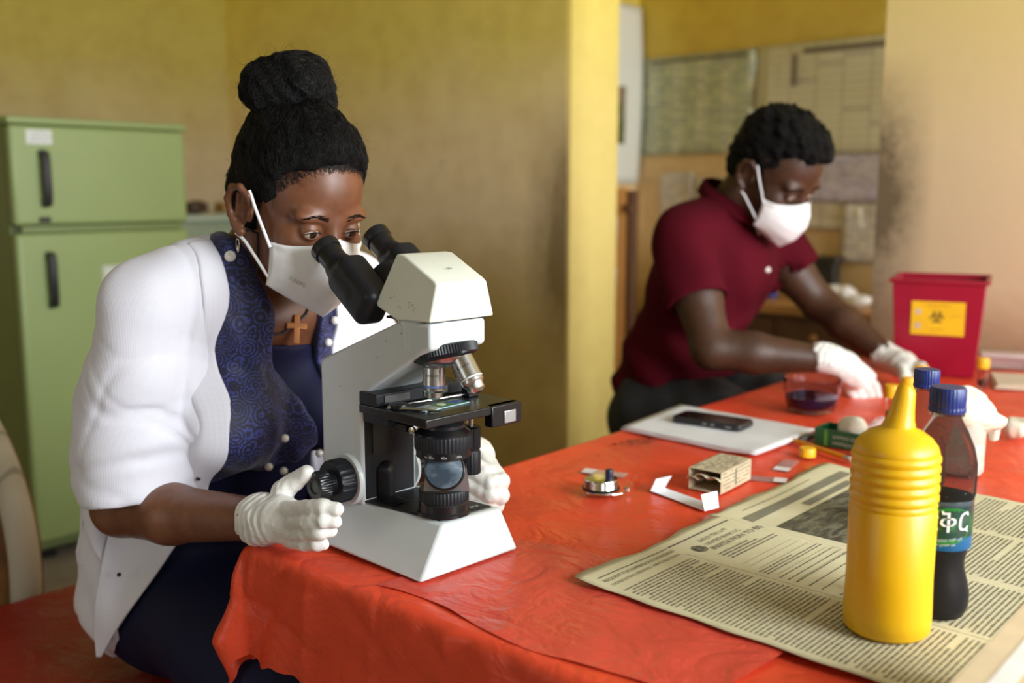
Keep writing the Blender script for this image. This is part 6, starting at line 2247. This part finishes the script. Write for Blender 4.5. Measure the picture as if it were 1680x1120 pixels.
# --- folded card and newsprint-wrapped packet
fm_ = at(.250, 1.425, TZ, -56)
r_ = empty('folded_card', fm_, 'folded white card lying open before the newsprint-wrapped packet', 'card')
CARD = M('white_card', (.78, .79, .84), .55, var=.03)
L2_ = .058
MB().hexa([(-L2_, -.012, .001), (L2_, -.012, .001), (L2_, .016, .001), (-L2_, .016, .001)], [(-L2_, -.012, .0022), (L2_, -.012, .0022), (L2_, .016, .0022), (-L2_, .016, .0022)]).build('panel', CARD, r_, fm_)
for sx in (-1, 1):
    MB().hexa([(sx * L2_, -.012, .001), (sx * L2_ - sx * .002, -.012, .001), (sx * L2_ - sx * .002, .016, .001), (sx * L2_, .016, .001)], [(sx * (L2_ - .010), -.010, .022), (sx * (L2_ - .0115), -.010, .022), (sx * (L2_ - .0115), .022, .022), (sx * (L2_ - .010), .022, .022)]).build('flap', CARD, r_, fm_)
bm2 = at(.322, 1.507, TZ, 52)
r_ = empty('newsprint_packet', bm2, 'small packet wrapped in printed newsprint with one end open', 'packet')
NPK = M('packet_newsprint', (.58, .49, .33), .8, var=.15, vs=50)
w_, h_, L_ = .027, .034, .052
for nm, q in (('top', (-L_, L_, -w_, w_, h_ - .0012, h_)), ('bottom', (-L_, L_, -w_, w_, .0003, .0015)), ('side', (-L_, L_, -w_, -w_ + .0012, 0.001, h_)), ('side', (-L_, L_, w_ - .0012, w_, 0.001, h_)), ('end', (L_ - .0012, L_, -w_, w_, 0.001, h_))):
    MB().box(*q).build(nm, NPK, r_, bm2, bevel=.0005)
# crumpled open end
for k, (y0, zt) in enumerate(((-.018, .028), (.004, .030), (.018, .024))):
    def f(u, v):
        a_ = (u - .5) * 2.4
        return (-L_ - .004 + .022 * v - .006 * math.cos(a_), y0 + .011 * math.sin(a_), .003 + (zt - .003) * (.5 + .5 * math.cos(a_ * .9)) * (1 - .25 * v))
    o = grid_mesh(12, 6, f).build('crumpled_flap', NPK, r_, bm2, sharp=0)
    o.modifiers.new('thick', 'SOLIDIFY').thickness = .0007
qs = MB(); rp = random.Random(6)
for k in range(10):
    y = -w_ + .004 + k * .0052; x = -L_ + .006
    while x < L_ - .006:
        l_ = rp.uniform(.003, .012)
        if rp.random() < .75: qs.box(x, x + l_, y, y + rp.choice((.0012, .0016, .0030)), h_, h_ + .0003)
        x += l_ + .002
for k in range(5):
    z_ = .006 + k * .0058; x = -L_ + .006
    while x < L_ - .006:
        l_ = rp.uniform(.003, .010)
        if rp.random() < .7: qs.box(x, x + l_, -w_ - .0003, -w_, z_, z_ + .0015)
        x += l_ + .002
qs.box(-.004, .001, -w_ - .0004, -w_, .004, h_ - .004)
o = qs.build('newsprint_text', INK_G, r_, bm2, smooth=False); o['kind'] = 'stuff'

# --- red sharps bin
bn = at(.952, 2.462, TZ, -26)
r_ = empty('sharps_bin', bn, 'red plastic sharps bin with a yellow biohazard label against the wall', 'bin')
t = NT('red_bin_plastic'); t.set(Base_Color=t.ramp(t.noise(5, 3), [(.3, (.27, .002, .020)), (.7, (.33, .003, .026))]), Roughness=.35, Subsurface_Weight=.1, Subsurface_Radius=(1, .2, .2), Subsurface_Scale=.01)
BINR = t.m
bw, bd_, bh, fl = .178, .190, .232, .016
def ring_pts(e, z): return [(-e, -e, z), (bw + e, -e, z), (bw + e, bd_ + e, z), (-e, bd_ + e, z)]
m = MB()
outer_b, outer_t, inner_t, inner_b = ring_pts(0, 0.001), ring_pts(fl, bh), ring_pts(fl - .003, bh), ring_pts(-.003, .006)
m.add(outer_b + outer_t + inner_t + inner_b, [(3, 2, 1, 0)] + [(i, (i + 1) % 4, 4 + (i + 1) % 4, 4 + i) for i in range(4)] + [(4 + i, 4 + (i + 1) % 4, 8 + (i + 1) % 4, 8 + i) for i in range(4)] + [(8 + i, 8 + (i + 1) % 4, 12 + (i + 1) % 4, 12 + i) for i in range(4)] + [(12, 13, 14, 15)])
m.build('bin_body', BINR, r_, bn, bevel=.003, seg=2)
m = MB()
ro_, ri_ = ring_pts(fl + .008, 0), ring_pts(fl - .002, 0)
m.add([(x, y, bh - .004) for x, y, z in ro_] + [(x, y, bh + .004) for x, y, z in ro_] + [(x, y, bh + .004) for x, y, z in ri_] + [(x, y, bh - .004) for x, y, z in ri_],
      [(a * 4 + i, a * 4 + (i + 1) % 4, ((a + 1) % 4) * 4 + (i + 1) % 4, ((a + 1) % 4) * 4 + i) for a in range(4) for i in range(4)])
m.build('rim', BINR, r_, bn, bevel=.0015)
sl = math.atan2(fl, bh)
lm4 = bn @ Matrix.Translation((bw * .50, -fl * .63 - .0012, bh * .62)) @ Matrix.Rotation(math.pi / 2 + sl, 4, 'X')
lb = MB().box(-.058, .062, -.042, .040, 0, .0008).build('hazard_label', M('yellow_label', (.78, .46, .008), .45), r_, lm4)
BLK = M('label_black', (.03, .025, .012), .5)
m = MB()
def arc_ring(cx_, cy_, r0, r1, a0, a1, ns=22, z_=.0010):
    vs2 = []
    for i in range(ns + 1):
        a_ = a0 + (a1 - a0) * i / ns
        vs2 += [(cx_ + r0 * math.cos(a_), cy_ + r0 * math.sin(a_), z_), (cx_ + r1 * math.cos(a_), cy_ + r1 * math.sin(a_), z_)]
    m.add(vs2, [(2 * i, 2 * i + 1, 2 * i + 3, 2 * i + 2) for i in range(ns)])
for k in range(3):
    an = math.pi / 2 + k * 2 * math.pi / 3
    arc_ring(.0085 * math.cos(an), .0085 * math.sin(an) + .002, .0060, .0095, an + .55, an + 2 * math.pi - .55)
arc_ring(0, .002, .0078, .0095, 0, 6.2832, z_=.0011)
m.build('biohazard_symbol', BLK, lb, lm4, smooth=False)
for y0 in (-.020, .014):
    MB().lathe([(0, 0), (.0075, 0), (.0075, .0004), (0, .0004)], 24, Matrix.Translation((-.042, y0, .0009))).build('warning_pictogram', M('pale_pict', (.55, .42, .30), .5), lb, lm4)
for s_, y0, x0, sz in ((.050, .028, .002, .0070), (.040, -.030, .0, .0060), (.022, .004, .043, .0045)):
    link_mesh('label_lettering', rubbed_print(s_, sz, int(sz * 1e5)), M('label_brown', (.40, .17, .01), .5), lb, lm4 @ Matrix.Translation((x0, y0, .0010)), smooth=False)

# --- things along the wall at the far right
pm2 = at(1.225, 2.30, TZ, -20)
r_ = empty('beige_pad', pm2, 'beige paper pad at the picture edge in front of the plastic box', 'paper')
for k in range(3):
    MB().box(-.10 + .003 * k, .12, -.08, .09 - .002 * k, .0005 + .004 * k, .0042 + .004 * k).build('sheaf', M('beige_paper', (.60, .52, .38), .7), r_, pm2, bevel=.0006)
pm3 = at(1.275, 2.53, TZ, -20)
r_ = empty('clear_plastic_box', pm3, 'long clear plastic box lying beside the red sharps bin', 'box')
t = NT('smoky_clear'); t.set(Base_Color=(.70, .62, .60), Roughness=.15, Transmission_Weight=.7, IOR=1.2)
MB().box(-.07, .14, -.03, .03, .001, .030).build('tray', t.m, r_, pm3, bevel=.004)
MB().box(-.075, .145, -.034, .034, .030, .038).build('lid', M('box_lid', (.55, .48, .46), .3), r_, pm3, bevel=.003)
MB().box(.03, .12, -.0345, -.0335, .008, .028).build('printed_label', M('box_label', (.70, .68, .66), .5, var=.3, vs=90), r_, pm3)
F = Field().ell((0, 0, .018), (.032, .026, .017), .01); F.disp(lambda P: waves(P, 97, 6, 150, .003))
o = sdf_obj('cotton_wad', F, (-.05, -.04, -.005), (.05, .04, .05), .0028, GAUZE, None, at(.925, 1.80, TZ + .002, 0))
tag(o, 'loose wad of cotton at the picture edge right of the gauze jar', 'cotton')
# clear twisted wrapper beside the yellow-capped tubes
F = Field().cap((-.03, 0, .008), (.03, .004, .009), .007, .009, .005); F.disp(lambda P: waves(P, 99, 6, 260, .0028))
t = NT('clear_wrapper'); t.set(Base_Color=(.8, .72, .72), Roughness=.15, Transmission_Weight=.7, IOR=1.15)
o = sdf_obj('plastic_wrapper', F, (-.05, -.03, -.01), (.05, .03, .03), .002, t.m, None, at(.690, 1.86, TZ + .001, 50))
tag(o, 'crumpled clear plastic wrapper beside the nearest yellow-capped tube', 'wrapper')

# --- box close to the camera, bottom corner of the picture
kx = ROOM @ Matrix.Translation((.853, .02, TZ + .0065))
r_ = empty('cardboard_box', kx, 'beige cardboard box at the nearest table edge, out of focus', 'box')
KRAFT = M('kraft_card', (.66, .52, .33), .7, var=.15, vs=12, bump=.2, bs=50)
bh2 = .081
MB().box(0, .17, 0, .20, .002, bh2).build('box_body', KRAFT, r_, kx, bevel=.006, seg=3)
for x0, x1 in ((-.001, .0845), (.0855, .171)):
    MB().box(x0, x1, -.001, .201, bh2, bh2 + .002).build('flap', KRAFT, r_, kx, bevel=.001)
MB().box(.020, .035, -.0015, .2015, bh2 + .002, bh2 + .0026).build('highlight_strip', M('painted_highlight', (.82, .80, .77), .3), r_, kx)  # white strip painted along the box top as a highlight
